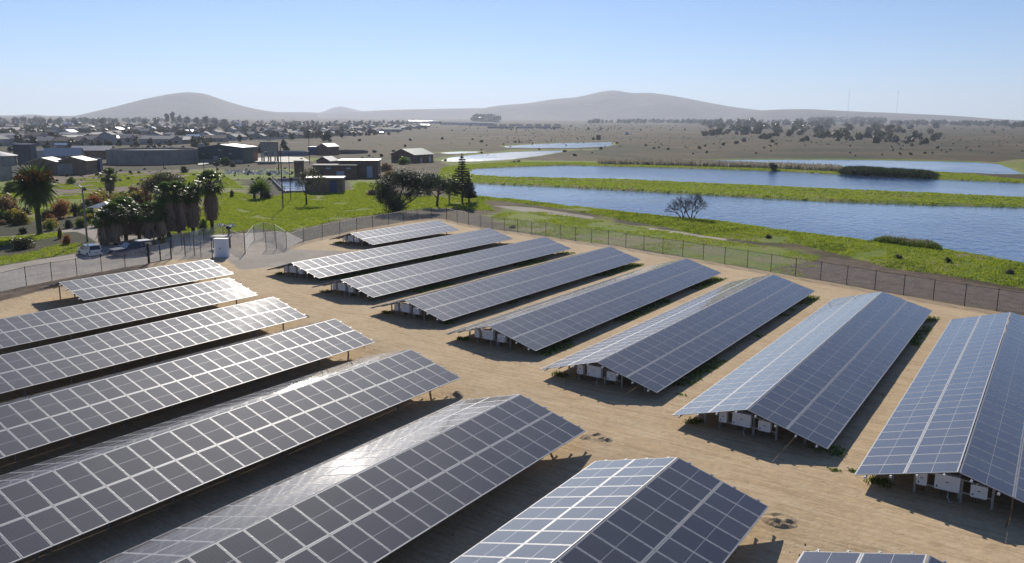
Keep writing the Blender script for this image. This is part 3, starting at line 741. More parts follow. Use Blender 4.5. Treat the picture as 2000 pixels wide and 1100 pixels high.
# ---- palms
def fan_crown(seed, n=42):
    g = random.Random(seed); mb = MB()
    for k in range(n):
        az = k*2.399+g.uniform(-.2,.2); el = R(88-140*(k/(n-1))**.9)
        d = Vector((math.cos(az)*math.cos(el), math.sin(az)*math.cos(el), math.sin(el))); pl = g.uniform(.38,.55)
        side = d.cross(Vector((0,0,1))); side = side.normalized() if side.length > .05 else Vector((1,0,0)); up = side.cross(d).normalized()
        tip = d*pl; mb.beam((0,0,0), tip, .02, m=0); rl = g.uniform(.42,.55)
        for j in range(9):
            a = R(-80+20*j); dd = (d*math.cos(a)+side*math.sin(a)).normalized(); pr = (side*math.cos(a)-d*math.sin(a))*.045
            m1 = tip+dd*rl*.62; m2 = tip+dd*rl*1.0-Vector((0,0,.16*g.uniform(.5,1.6)))+up*.02
            mb.quad(tip-pr*.3, m1-pr, m1+pr+up*.03, tip+pr*.3); mb.tri(m1-pr, m2, m1+pr+up*.03)
    return mb.mesh("crown", L_palm)
def skirt(seed, n=520):
    g = random.Random(seed); mb = MB()
    for k in range(n):
        z = g.random(); a = g.uniform(0, 6.28); r0 = .20+.24*math.sin(math.pi*min(1, z*1.05))+g.uniform(-.07,.10)
        r1 = r0*g.uniform(.6, 1.6); ln = g.uniform(.14,.36); t = Vector((-math.sin(a), math.cos(a), 0))*g.uniform(.03,.07)
        o = Vector((math.cos(a)*r0, math.sin(a)*r0, z)); e = Vector((math.cos(a+g.uniform(-.2,.2))*r1, math.sin(a)*r1, max(z-ln, -.06)))
        mb.quad(o-t*.6, o+t*.6, e+t, e-t*g.uniform(.2, 1))
    for k in range(14): a0, a1 = k/14*6.283, (k+1)/14*6.283; mb.quad((.16*math.cos(a0),.16*math.sin(a0),0.06),(.16*math.cos(a1),.16*math.sin(a1),0.06),(.26*math.cos(a1),.26*math.sin(a1),1),(.26*math.cos(a0),.26*math.sin(a0),1))
    return mb.mesh("dead_leaf_skirt", L_skirt)
FANC = [fan_crown(s) for s in (1, 2, 3)]; SKRT = [skirt(s) for s in (1, 2, 3)]
M_ptrunk = mat("palm_trunk", (.10,.072,.052), .95, 0, .5, 3, bump=.5)
_pc = [0]
def fan_palm(u, v, top, cw, sw, sb, label):
    """base pixel, top row, crown width, skirt width, row of the skirt's lower end"""
    p = P(u, v); k = mpp(p); _pc[0] += 1; i = _pc[0]; H_ = (v-top)*k; cr = cw*k/2; ch = H_-cr*.72
    root = thing("fan_palm", label, "palm tree", (p.x, p.y, 0), rnd.uniform(0, 6.28), "fan palms by the parking place")
    mb = MB(); n_ = 9; mb.tube([(0,0,-.2)]+[(0,0,ch*j/n_) for j in range(1, n_+1)], [.34]+[.26+.02*(j % 2) for j in range(n_)], 9); mb.build("trunk", M_ptrunk, root)
    link("crown", FANC[i % 3], root, (0,0,ch), None, (cr*1.22, cr*1.22, cr*1.12))
    if sw:
        sh = ch-(v-sb)*k; link("dead_leaf_skirt", SKRT[i % 3], root, (0,0,(v-sb)*k), None, (sw*k/2/.62, sw*k/2/.62, sh*1.04))
    return root
fan_palm(206,484,415,40,26,476,"low fan palm at the left end of the clump, by the paved slope")
fan_palm(226,482,398,52,30,470,"fan palm second from the left in the clump, leaning over the pickup's bonnet")
fan_palm(247,474,388,60,34,455,"fan palm third from the left in the clump with wide shaggy skirt")
fan_palm(273,470,402,44,28,456,"squat fan palm in the middle of the clump behind the pickup's roof")
fan_palm(292,476,398,50,30,462,"fan palm in the clump behind the pickup's canopy, sunlit leaf tips")
fan_palm(312,472,400,44,30,460,"fan palm at the rear corner of the pickup, in deep shade")
fan_palm(330,466,360,50,34,448,"tall fan palm left of three thick skirted ones")
fan_palm(351,462,356,54,36,446,"tall fan palm in the middle of three thick skirted ones")
fan_palm(378,458,362,50,34,440,"tall fan palm right of three thick skirted ones")
fan_palm(415,452,338,60,30,426,"tallest fan palm, standing apart at the right of the clump with long brown skirt")
fan_palm(216,381,331,36,20,372,"lone small fan palm on the ploughed ground behind the yellow bushes")

def feather_crown(seed, n=70, elmax=88, elmin=-62, leaf=.30, droop=.55):
    g = random.Random(seed); mb = MB()
    for k in range(n):
        az = k*2.399+g.uniform(-.15,.15); el = R(elmax+(elmin-elmax)*(k/(n-1))**.85); L_ = g.uniform(.92,1.08)
        pts = []
        for j in range(9):
            s = j/8; e = el-R(75)*droop*s*s; q = (pts[-1] if j else Vector((0,0,0)))
            pts.append(q+Vector((math.cos(az)*math.cos(e), math.sin(az)*math.cos(e), math.sin(e)))*(L_/8 if j else 0))
        mb.tube(pts, [.014]*9, 3, cap=False)
        for j in range(1, 9):
            for q in (0, .5):
                b = pts[j-1].lerp(pts[j], q); d = (pts[j]-pts[j-1]).normalized(); sd = d.cross(Vector((0,0,1)));
                sd = sd.normalized() if sd.length > .1 else Vector((math.sin(az), -math.cos(az), 0))
                ll = leaf*math.sin(math.pi*min(.95, (j+q)/8*.85+.12))
                for s in (-1, 1):
                    e = b+(sd*s*.75+d*.65).normalized()*ll-Vector((0,0,ll*.45)); wv = d*.028
                    mb.quad(b-wv, b+wv, e+wv*.4, e-wv*.4)
    return mb.mesh("crown", L_palm)
dp = P(78,460); k = mpp(dp); cr = 47*k; cz0 = (460-362)*k
root = thing("date_palm", "big date palm with orange fruit stalks at the left of the frame", "palm tree", (dp.x, dp.y, 0))
mb = MB(); mb.tube([(0,0,-.3)]+[(0,0,cz0*j/12) for j in range(1, 13)], [.55]+[.36+.03*(j % 2) for j in range(12)], 10); mb.build("trunk", M_ptrunk, root)
link("crown", feather_crown(4, 95), root, (0,0,cz0), None, (cr*.98, cr*.98, cr*1.08)); recolour(root.children[-1], mat('date_palm_leaf', (.085,.10,.035), .4, 0, .5, 1.2, trans=.3, spec=.4))
mb = MB(); g = random.Random(3)
for j in range(90):
    a = g.uniform(0, 6.28); e = R(g.uniform(-5, 40)); L_ = g.uniform(.5, 1.0)*cr*.75; d = Vector((math.cos(a)*math.cos(e), math.sin(a)*math.cos(e), math.sin(e)))
    q = d*L_+Vector((0,0,.2)); mb.tube([(0,0,0), q*.6+Vector((0,0,.15)), q, q-Vector((0,0,.5))], [.05,.05,.12,.04], 4)
mb.build("fruit_stalk_cluster", L_fruit, root, (0,0,cz0+.7))
FE = feather_crown(9, 38, 85, 5, .24, .6)
def feather_palm(u, v, hpx, wpx, label, m=None):
    p = P(u, v); k = mpp(p); t_ = thing("feather_palm", label, "palm tree", (p.x, p.y, 0), rnd.uniform(0, 6))
    mb = MB(); mb.tube([(0,0,-.2), (0,0,hpx*k*.4)], [.35,.25], 8); mb.build("trunk", M_ptrunk, t_)
    o = link("crown", FE, t_, (0,0,hpx*k*.35), None, (wpx*k*.52, wpx*k*.52, hpx*k*.72)); recolour(o, L_bright if m is None else m)
feather_palm(511,388,46,46,"short feather palm with bright arching fronds beside the settling basin")
feather_palm(497,389,34,26,"smallest feather palm, left of the bright arching one", L_palm)
feather_palm(147,424,30,26,"low feather palm between the rust bush and the street lamp", L_mid)

# ---- broadleaf and conifer trees of the middle ground
tree(770,416, [(752,368,24,22,0),(785,352,30,20,1),(815,358,34,20,2),(768,392,26,24,-1),(775,404,22,14,-1),(745,385,14,14,0),(842,366,16,14,3),(800,385,8,10,0)], 17000, .135, L_dark, "huge dark rounded tree touching the back fence", tr=.4, seed=5, nlimb=10)
tree(853,404, [(850,356,20,14,0),(868,362,16,14,1),(832,362,16,14,1),(843,348,18,8,2),(885,366,12,14,2)], 7000, .125, L_mid, "flat topped tree with forked bare trunk beside the dark tree", tr=.22, seed=6, nlimb=10, lean=(.6,0))
tree(877,398, [(882,362,14,16,1),(874,372,10,10,0),(890,376,8,9,0)], 1600, .17, L_dark, "slim dark tree directly left of the conifer", tr=.12, seed=7)
tree(822,384, [(812,374,20,9,0),(835,378,10,7,0),(795,380,12,6,0)], 1600, .16, L_mid, "low leafy tree in the gap under the flat topped one", tr=.1, seed=8)
tree(599,400, [(596,344,14,16,0),(612,338,16,12,1),(625,350,16,9,0),(606,356,16,8,-1),(588,356,9,8,0)], 2600, .12, L_olive, "slender leaning tree in front of the small hut", tr=.16, seed=9, lean=(-.5,0), shell=.6)
tree(328,400, [(322,352,28,16,0),(345,356,22,14,1),(296,360,18,12,0),(310,368,26,12,-1)], 7000, .14, L_olive, "broad olive green tree behind the tall fan palms", tr=.3, seed=10)
tree(294,395, [(298,366,14,14,0),(303,356,9,8,0)], 1100, .16, L_rust, "small tree with red autumn leaves by the olive green tree", tr=.1, seed=11)
tree(285,400, [(286,376,12,16,0),(290,390,12,10,0)], 1100, .16, L_orange, "small tree with orange autumn leaves left of the red one", tr=.1, seed=12)
def conifer(u, v, top, wpx, label, n=16):
    p = P(u, v); k = mpp(p); H_ = (v-top)*k; root = thing("conifer", label, "tree", (p.x, p.y, 0)); g = random.Random(int(u))
    mb = MB(); mb.tube([(0,0,-.2), (0,0,H_*.5), (0,0,H_)], [.22,.14,.03], 8); mb.build("trunk", M_bark, root)
    B = []
    for j in range(n):
        s = j/(n-1); z = H_*(.22+.74*s); rr = wpx*k*.5*(1-s)**.7*g.uniform(.6, 1.2)+.15
        for q in range(6):
            a = q*1.047+j*.5+g.uniform(-.15,.15)
            for e in (.35,.62,.88): B.append((math.cos(a)*rr*e, math.sin(a)*rr*e, z+rr*.12*e, rr*.22+.06, rr*.22+.06, .16))
    link("crown", crown_mesh("crown", B, 6500, .14, L_dark, int(u), .6), root)
conifer(903,400,300,44,"tall tiered dark conifer right of the dark tree group", 17)
conifer(916,397,346,28,"shorter conifer close against the right side of the tall one", 11)
def bare_tree(u, v, label, hpx, seed, lean=0):
    p = P(u, v); k = mpp(p); H_ = hpx*k; g = random.Random(seed); root = thing("bare_tree", label, "tree", (p.x, p.y, gz(p.x, p.y)))
    tb = MB(); tw = MB(); ends = []
    def grow(q, d, L_, r_, dep):
        e = q+d*L_; mid = (q+e)/2+Vector((g.uniform(-1,1), g.uniform(-1,1), 0))*L_*.08
        (tb if dep < 3 else tw).tube([q, mid, e], [r_, r_*.8, r_*.62], 5 if dep < 3 else 3, cap=False)
        if dep >= 6: ends.append(e); return
        for c in range(3 if dep < 5 else 4):
            nd = (d+Vector((g.uniform(-1,1), g.uniform(-1,1), g.uniform(-.55,.75)))*.85).normalized(); grow(e, nd, L_*g.uniform(.66,.84), r_*.58, dep+1)
    for s in (-1, 0.15, 1): grow(Vector((s*.12,0,-.2)), Vector((s*.55+lean, g.uniform(-.3,.3), 1)).normalized(), H_*.25, .13, 0)
    tb.build("trunk", M_bark, root); tw.build("twig_crown", mat("twig", (.075,.055,.05), .9), root)
bare_tree(1350,432,"leafless twiggy tree standing alone on the pond bank", 60, 3)
bare_tree(1333,430,"smaller leafless tree just left of the lone twiggy one", 52, 8, -.25)

# ---- bushes near the parking place and in the fields
for a in [(15,432,70,50,L_drybush,"large straw brown thicket at the left frame edge behind the date palm"),
          (45,440,44,30,L_yellow,"yellowish bush at the foot of the date palm's left side"),
          (118,428,44,42,L_rust,"big rust red bush right of the date palm"),
          (100,440,34,22,L_orange,"low orange brown bush under the rust red one"),
          (190,400,60,26,L_yellow,"yellow green bush row behind the street lamp"),
          (232,405,60,28,L_yellow,"wide yellow bush behind the low fan palms"),
          (168,420,30,24,L_olive,"olive bush beside the street lamp's shaft"),
          (262,398,40,24,L_yellow,"golden bush left of the orange tree"),
          (160,446,34,22,L_bright,"bright green bush between the street lamp and the pale track"),
          (134,448,26,18,L_dark,"dark green bush left of the street lamp's foot"),
          (192,446,30,22,L_bright,"bright leafy bush at the small white gazebo roof"),
          (100,452,20,20,L_bright,"lime green shrub right of the date palm trunk"),
          (45,458,20,14,L_mid,"green shrub left of the date palm trunk"),
          (20,378,44,26,L_bright,"bright green bush mass left of the date palm crown"),
          (60,382,30,22,L_mid,"mid green bush behind the date palm crown"),
          (141,361,24,16,L_bright,"round green bush by the grey boundary wall"),
          (164,375,11,8,L_mid,"tiny bush on the ploughed ground"),
          (361,338,22,14,L_mid,"round dark bush on the open field near the tallest fan palm"),
          (441,324,28,20,L_mid,"grey green bush in front of the hall's gable"),
          (424,325,16,10,L_mid,"low bush left of the hall's grey green bush"),
          (455,326,16,10,L_olive,"small bush right of the hall's grey green bush"),
          (522,388,28,18,L_dark,"dark round bush at the basin's left corner"),
          (453,386,12,14,L_mid,"small sapling on the green grass by the tallest fan palm"),
          (398,455,26,26,L_bright,"green bush at the foot of the tallest fan palm"),
          (48,489,56,24,L_olive,"round dry bush inside the timber edged plot"),
          (130,482,24,22,L_rust,"withered brown bush on the weedy mound"),
          (118,470,12,22,L_drybush,"thin dead stump bush on the mound"),
          (318,478,12,12,L_yellow,"small yellow bush behind the gate"),
          (300,482,12,14,L_yellow,"yellow tuft bush behind the pickup"),
          (725,382,30,14,L_drybush,"dry thicket between the hut and the dark tree"),
          (788,322,30,18,L_bright,"lime green bush in front of the green roofed building"),
          (752,336,34,18,L_drybush,"straw coloured thicket right of the brick complex"),
          (760,352,36,18,L_drybush,"pale dry thicket above the huge dark tree"),
          (640,338,22,18,L_bright,"bright creeper bush against the brick complex"),
          (1000,446,18,7,L_mid,"low weed clump outside the back right fence"),
          (1850,518,18,12,L_mid,"grey green bush on the pond bank near the right edge"),
          (1755,508,20,9,L_olive,"dry weed bush on the pond bank by the pale reeds"),
          (1970,540,26,10,L_olive,"weed bush on the pond bank at the right frame edge"),
          (1510,334,22,16,L_dark,"round dark bush on the bank between the second and third ponds"),
          (1500,468,20,8,L_mid,"low green bush on the near pond bank")]:
    bush(*a)
g = random.Random(77)
for k in range(46):
    u = g.uniform(-20, 275); v = g.uniform(392, 446)-max(0, (u-180))*.12; w_ = g.uniform(18, 42)
    if abs(u-78) < 12 and v > 425: continue
    bush(u, v, w_, w_*g.uniform(.45,.8), g.choice((L_yellow, L_yellow, L_olive, L_drybush, L_rust, L_bright, L_mid)), "backlit bush in the overgrown garden between date palm and fan palms", group="overgrown garden bushes")
# scattered weeds on the ground of the mound and in the field
gaz = P(208,432); gt = thing("gazebo", "small pale hipped roof shelter behind the low fan palms", "shelter", gaz, R(20))
mb = MB(); hw = 1.9
for a, b in (((-hw,-hw),(hw,-hw)), ((hw,-hw),(hw,hw)), ((hw,hw),(-hw,hw)), ((-hw,hw),(-hw,-hw))): mb.tri((*a,2.4), (*b,2.4), (0,0,3.3))
mb.quad((-hw,hw,2.35),(hw,hw,2.35),(hw,-hw,2.35),(-hw,-hw,2.35)); mb.build("roof", mat("pale_roof", (.5,.52,.54), .5), gt)
for x, y in ((-1.6,-1.6),(1.6,-1.6),(1.6,1.6),(-1.6,1.6)):
    mb = MB(); mb.box(x-.08,x+.08,y-.08,y+.08,-.2,2.35); mb.build("post", M_plaster, gt)

# ------------------------------------------------------------------ vehicles
M_tyre = mat("tyre", (.02,.02,.02), .8); M_rim = mat("rim", (.35,.35,.36), .35, .7)
def glassm():
    m, t, b, o = node_mat("car_glass"); b.inputs['Base Color'].default_value = (.015,.02,.025,1); b.inputs['Roughness'].default_value = .08; b.inputs['Coat Weight'].default_value = .5
    return m
M_glass = glassm()
def paint(name, c):
    m, t, b, o = node_mat(name); geo = N(t, "ShaderNodeTexCoord"); t.links.new(mixc(t, ramp(t, noise(t, 1.5, 4, .6, geo.outputs['Object']), .4, .8, 0, .3), c, tuple(x*.8+.03 for x in c)), b.inputs['Base Color'])
    b.inputs['Roughness'].default_value = .32; b.inputs['Coat Weight'].default_value = .8; b.inputs['Coat Roughness'].default_value = .08; return m
def vehicle(name, label, cat, loc, rz, L_, W_, lower, upper, paintm, wheels, roofm=None):
    """side outlines (x, z): lower body and greenhouse; front of the car is +x"""
    root = thing(name, label, cat, loc, rz); hw = W_/2
    def extr(pts, w0, w1, zs, m, nm, cut=.0):
        mb = MB(); z0 = min(p[1] for p in pts); z1 = max(p[1] for p in pts)
        wz = lambda z: w0+(w1-w0)*((z-z0)/(z1-z0+1e-6))
        n = len(pts)
        mb.poly([(x, -wz(z), z) for x, z in pts]); mb.poly([(x, wz(z), z) for x, z in pts][::-1])
        for k in range(n):
            a, b = pts[k], pts[(k+1)%n]; mb.quad((a[0],-wz(a[1]),a[1]), (a[0],wz(a[1]),a[1]), (b[0],wz(b[1]),b[1]), (b[0],-wz(b[1]),b[1]))
        o = mb.build(nm, m, root); bv = o.modifiers.new("b", 'BEVEL'); bv.width = .05; bv.segments = 2; bv.limit_method = 'ANGLE'; return o
    extr(lower, hw, hw*.97, 0, paintm, "body"); extr(upper, hw*.93, hw*.78, 0, M_glass, "windows")
    z1 = max(p[1] for p in upper); z0 = min(p[1] for p in upper); xs = [p[0] for p in upper if p[1] > z1-.02]
    mb = MB(); mb.box(min(xs)-.04, max(xs)+.02, -hw*.80, hw*.80, z1-.02, z1+.06); o = mb.build("roof", roofm or paintm, root); bv = o.modifiers.new("b", 'BEVEL'); bv.width = .03; bv.segments = 2
    xb = [p[0] for p in upper if p[1] < z0+.02]
    for s in (-1, 1):
        mb = MB()
        for xbt, xtp in ((min(xb), min(xs)), (max(xb), max(xs)), ((min(xb)+max(xb))/2, (min(xs)+max(xs))/2)):
            mb.beam((xbt, s*hw*.94, z0), (xtp, s*hw*.79, z1), .09, .05)
        mb.build("window_pillar", paintm, root)
    for wx in wheels:
        for s in (-1, 1):
            mb = MB(); mb.tube([(wx, s*(hw-.20), .34), (wx, s*(hw+.01), .34)], .34, 18); w_ = mb.build("wheel", M_tyre, root)
            mb = MB(); mb.tube([(wx, s*(hw+.005), .34), (wx, s*(hw+.02), .34)], .20, 12); mb.build("rim", M_rim, w_)
    xf, xr = max(p[0] for p in lower), min(p[0] for p in lower)
    for s in (-1, 1):
        mb = MB(); mb.box(xf-.06, xf+.012, *sorted((s*hw*.58, s*hw*.93)), .66, .82); mb.build("headlight", mat("headlight_glass", (.6,.62,.65), .1), root)
        mb = MB(); mb.box(xr-.012, xr+.06, *sorted((s*hw*.80, s*hw*.96)), .66, .95); mb.build("tail_light", mat("tail_red", (.25,.02,.015), .25), root)
        mb = MB(); mb.box(max(xb)-.22, max(xb)-.05, *sorted((s*(hw-.02), s*(hw+.16))), z0+.02, z0+.17); mb.build("wing_mirror", paintm, root)
    for x, nm in ((xf, "front_bumper"), (xr, "rear_bumper")):
        mb = MB(); mb.box(x-.1, x+.1, -hw*.95, hw*.95, .36, .56); mb.build(nm, M_dark if nm[0] == 'f' else paintm, root)
    mb = MB(); mb.box(xr-.13, xr-.105, -.24, .24, .60, .72); mb.build("number_plate", mat("plate_cream", (.6,.58,.5), .6), root)
    return root
wv = P(176,505); van_rz = math.atan2(vdir(176).y, vdir(176).x)+R(22)
W_p = paint("white_paint", (.70,.70,.70))
car = vehicle("small_van", "small white van parked on the gravel road, seen from behind", "van", (wv.x+vdir(176).x*1.7, wv.y+vdir(176).y*1.7, .02), van_rz, 3.5, 1.55,
    [(-1.75,.32),(1.7,.30),(1.78,.55),(1.68,.80),(1.15,.92),(-1.74,.92),(-1.80,.6)], [(-1.74,.92),(1.02,.92),(.45,1.46),(-1.55,1.48)], W_p, (-1.15, 1.15))
mb = MB(); mb.box(-1.80,-1.745,-.66,.66,.60,1.0); mb.build("tailgate", W_p, car)
mb = MB()
for y in (-.5,.5): mb.beam((-1.5,y,1.56), (.5,y,1.56), .04)
for x in (-1.2,0): mb.beam((x,-.62,1.57), (x,.62,1.57), .04)
mb.build("roof_rack", M_white, car)
bv_ = P(258,499); br = math.atan2(-RGT.y, -RGT.x)+R(50)
B_p = paint("blue_paint", (.012,.035,.095)); B_p.node_tree.nodes["Principled BSDF"].inputs["Coat Weight"].default_value = .1; B_p.node_tree.nodes["Principled BSDF"].inputs["Roughness"].default_value = .45
pk = vehicle("pickup_truck", "dark blue pickup with a light canopy parked by the palms, facing left", "pickup truck", (bv_.x, bv_.y, .02), br, 4.9, 1.8,
    [(-2.45,.42),(2.4,.38),(2.5,.62),(2.42,.98),(1.25,1.08),(-2.44,1.08),(-2.5,.8)], [(-.75,1.08),(1.15,1.08),(.45,1.62),(-.62,1.66)], B_p, (-1.5, 1.55), mat("grey_roof_sheen", (.30,.33,.38), .45, .2))  # cab roof coloured pale to stand for its reflection; canopy top is light grey
mb = MB(); pts = [(-2.42,1.08),(-.78,1.08),(-.74,1.70),(-2.34,1.72)]
mb.poly([(x,-.84 if z < 1.2 else -.76,z) for x, z in pts]); mb.poly([(x,.84 if z < 1.2 else .76,z) for x, z in pts][::-1])
for a, b in zip(pts, pts[1:]+pts[:1]):
    wa, wb = (.84 if a[1] < 1.2 else .76), (.84 if b[1] < 1.2 else .76); mb.quad((a[0],-wa,a[1]),(a[0],wa,a[1]),(b[0],wb,b[1]),(b[0],-wb,b[1]))
cn = mb.build("canopy", B_p, pk); mb = MB(); mb.box(-2.32,-.76,-.75,.75,1.70,1.76); mb.build("canopy_roof", mat("grey_roof_sheen", (.5,.52,.55)), cn)
for s in (-1, 1):
    mb = MB(); mb.poly([(x, s*(.835-.10*(z-1.2)), z) for x, z in ((-2.2,1.2),(-.95,1.2),(-.95,1.56),(-2.15,1.58))]); mb.build("canopy_window", M_glass, cn)
mb = MB(); mb.box(2.44,2.53,-.55,.55,.62,.92); mb.build("grille", M_dark, pk)

# ------------------------------------------------------------------ buildings of the water works
M_sheet_pale = mat("pale_roof_sheet", (.52,.50,.46), .5, .1, .15, .6)
M_sheet_green = mat("green_roof_sheet", (.18,.22,.18), .5, .1, .2, .6)
M_sheet_grey = mat("grey_roof_sheet", (.30,.30,.31), .5, .1, .2, .6)
M_hall = mat("blue_green_cladding", (.045,.075,.085), .6, .1, .25, .5)
M_blue = mat("blue_sheet", (.035,.06,.17), .55, .1, .25, .5)
M_door = mat("pale_blue_door", (.42,.46,.52), .6, 0, .1); M_win = mat("window_glass", (.03,.035,.045), .12, 0, .2, 1)
M_red = mat("red_brick", (.20,.125,.095), .85, 0, .3, .6, bump=.3)
def building(u, v, W, D, phi, h, label, wall=None, roof=None, kind='flat', rise=1.2, cat="building", name="building", feats=(), over=.35, group=None, ridge='w', loc=None, base=None):
    """corner nearest the camera stands at photo pixel (u, v); the front runs left from it W metres, the right side runs away D metres"""
    p = loc if loc is not None else P(u, v); vd = vdir(u); rt = Vector((vd.y, -vd.x, 0)); ph = R(phi)
    ax = rt*math.cos(ph)-vd*math.sin(ph)                                     # local +x: along the front, towards the corner
    rz = math.atan2(ax.y, ax.x); t_ = thing(name, label, cat, (p.x, p.y, p.z), rz, group)
    wall = wall or M_brick; roof = roof or M_sheet_pale
    mb = MB()
    if kind == 'gable' and ridge == 'd':                                     # gable in the front face, ridge runs away
        mb.poly([(-W,0,-.5),(0,0,-.5),(0,0,h),(-W/2,0,h+rise),(-W,0,h)]); mb.poly([(0,D,-.5),(-W,D,-.5),(-W,D,h),(-W/2,D,h+rise),(0,D,h)])
        mb.quad((0,0,-.5),(0,D,-.5),(0,D,h),(0,0,h)); mb.quad((-W,D,-.5),(-W,0,-.5),(-W,0,h),(-W,D,h))
    elif kind == 'gable':
        mb.poly([(0,0,-.5),(0,D,-.5),(0,D,h),(0,D/2,h+rise),(0,0,h)]); mb.poly([(-W,D,-.5),(-W,0,-.5),(-W,0,h),(-W,D/2,h+rise),(-W,D,h)])
        mb.quad((-W,0,-.5),(0,0,-.5),(0,0,h),(-W,0,h)); mb.quad((0,D,-.5),(-W,D,-.5),(-W,D,h),(0,D,h))
    else: mb.box(-W, 0, 0, D, -.5, h)
    mb.build("wall", wall, t_)
    rb = MB(); o_ = over; th = .12
    if kind == 'flat': rb.box(-W-o_, o_, -o_, D+o_, h+.002, h+.22)
    else:
        def slab(a, b, c, d):
            q = [Vector(x) for x in (a, b, c, d)]; dn = Vector((0,0,-th)); rb.quad(*q); rb.quad(*[x+dn for x in q[::-1]])
            for k in range(4): rb.quad(q[k]+dn, q[(k+1)%4]+dn, q[(k+1)%4], q[k])
        if ridge == 'd':
            e = rise/(W/2)*o_; zt = h+rise+.13; ze = h-e+.13
            slab((-W/2,-o_,zt),(o_,-o_,ze)[:3],(o_,D+o_,ze),(-W/2,D+o_,zt)); slab((-W/2,D+o_,zt),(-W-o_,D+o_,ze),(-W-o_,-o_,ze),(-W/2,-o_,zt))
        else:
            e = rise/(D/2)*o_; zt = h+rise+.13; ze = h-e+.13
            slab((-W-o_,-o_,ze),(o_,-o_,ze),(o_,D/2,zt),(-W-o_,D/2,zt)); slab((-W-o_,D/2,zt),(o_,D/2,zt),(o_,D+o_,ze),(-W-o_,D+o_,ze))
    rb.build("roof", roof, t_)
    for f in feats:                                                          # (part name, face, from, to, z0, z1, material)
        nm, face, a, b, z0, z1, m = f; mb = MB()
        if face == 'f': mb.box(-W+a, -W+b, -.05, .02, z0, z1)
        else: mb.box(-.02, .05, a, b, z0, z1)
        o = mb.build(nm, m, t_)
        if nm == 'window':
            mb = MB()
            if face == 'f': mb.box(-W+a-.06, -W+b+.06, -.09, -.052, z0-.1, z0-.03); mb.box(-W+(a+b)/2-.03, -W+(a+b)/2+.03, -.07, -.052, z0, z1)
            else: mb.box(.052, .09, a-.06, b+.06, z0-.1, z0-.03)
            mb.build("frame", M_white, o)
    return t_
building(475,319,19,14,25,6.2,"blue green clad hall with low gable and pale roof", M_hall, M_sheet_pale, 'gable', 1.1, ridge='d', over=.1,
    feats=(("wall_base",'f',.02,18.9,-.4,1.3,M_conc),("louvre",'f',1.8,2.8,3.2,3.9,M_sheet_grey),("louvre",'f',8.6,9.8,4.8,5.6,M_sheet_grey),("louvre",'f',13.2,14.4,3.4,4.2,M_sheet_grey),("door",'f',6.5,8.6,0,2.8,M_sheet_grey),("wall_base",'r',9.6,14,-.4,4.4,M_red)))
building(809,319.5,12.0,13,38,3.5,"brick building with a green gabled roof by the first pond", M_brick, M_sheet_green, 'gable', 2.2, ridge='d', over=.5,
    feats=(("door",'f',8.9,10.0,0,2.4,M_door),("window",'f',6.3,7.2,1.3,2.1,M_win),("window",'f',2.0,3.6,.6,2.2,M_win),("door",'r',4.2,5.2,0,2.3,M_door),("door",'r',10.0,11.6,0,2.6,M_door)))
building(695,351,12.3,7,8,4.0,"low brown brick block with pale slab roof and white doors", M_brick, M_conc, 'flat', feats=(("door",'f',6.8,9.0,.1,2.4,M_door),("vent",'f',3.8,5.2,3.0,3.5,M_door),("vent",'f',9.6,11.0,3.0,3.5,M_door),("window",'f',1.2,2.8,1.3,2.6,M_win)))
building(741,349,11.5,10,4,5.2,"taller red brown brick block with a bright flat roof", M_red, M_sheet_pale, 'flat', loc=P(739,349), feats=(("door",'f',8.2,9.8,.2,3.6,M_door),("sign",'f',3.0,4.6,2.2,3.6,mat("dark_mural", (.06,.05,.055), .7))))
building(645,330,5.5,6,30,2.8,"small brick shed with grey gabled roof behind the slender tree", M_red, M_sheet_grey, 'gable', 1.4, ridge='d', feats=(("door",'f',2,3.2,0,2.2,M_dark),))
building(670,377,8.6,5,6,3.4,"small tan brick hut with flat pale roof and dark blue doorway", M_ybrick, M_sheet_pale, 'flat', over=.2, feats=(("door",'f',5.6,7.2,0,2.9,M_blue),))
building(592,345,2.6,2.4,10,4.6,"narrow red brown brick tower beside the settling basin", M_red, M_conc, 'flat', over=.1)
building(655,303,6.5,9,40,4.2,"brick shed with bright pale roof beyond the brick complex", M_brick, M_sheet_pale, 'gable', 1.5, ridge='d', loc=P(640,303))
building(634,302,8.5,5,10,3.8,"royal blue sheet shed with white eaves left of the far brick shed", M_blue, M_sheet_pale, 'flat', over=.2)
building(171,341,9,7,25,4.2,"tan brick shed with shining pale roof beside a blue container", M_ybrick, M_sheet_pale, 'gable', 1.2, ridge='d', over=.3)
building(197,338,8.5,3,14,4.4,"blue shipping container at the end of the tan brick shed", M_blue, M_blue, 'flat', over=0, cat="container", name="shipping_container")
building(155,319,12.5,9,12,3.2,"long house with light grey pitched roof at the left", M_plaster, mat("light_roof", (.42,.44,.46), .5), 'gable', 2.6, over=.6, feats=(("window",'f',2,3.6,1.2,2.4,M_win),("window",'f',6,7.6,1.2,2.4,M_win),("door",'f',10,11.2,0,2.3,M_dark),("window",'f',13,14.6,1.2,2.4,M_win)))
building(112,342,8,8,20,4.0,"small tan shed with white roof behind the date palm", M_ybrick, M_sheet_pale, 'gable', 1.2, ridge='d')
building(215,311,16,10,14,3.8,"low brown house with grey roof left of the round reservoir", M_brick, M_sheet_grey, 'gable', 1.8, over=.4, feats=(("window",'f',3,5,1.2,2.4,M_win),("window",'f',9,11,1.2,2.4,M_win)))
building(92,309,6,5,20,3.2,"small shed with pale roof left of the light grey house", M_plaster, M_sheet_grey, 'gable', 1.0)
building(62,322,6,6,20,7.5,"dark narrow building behind the concrete silo", mat("slate_wall", (.10,.105,.12), .7), M_blue, 'flat')
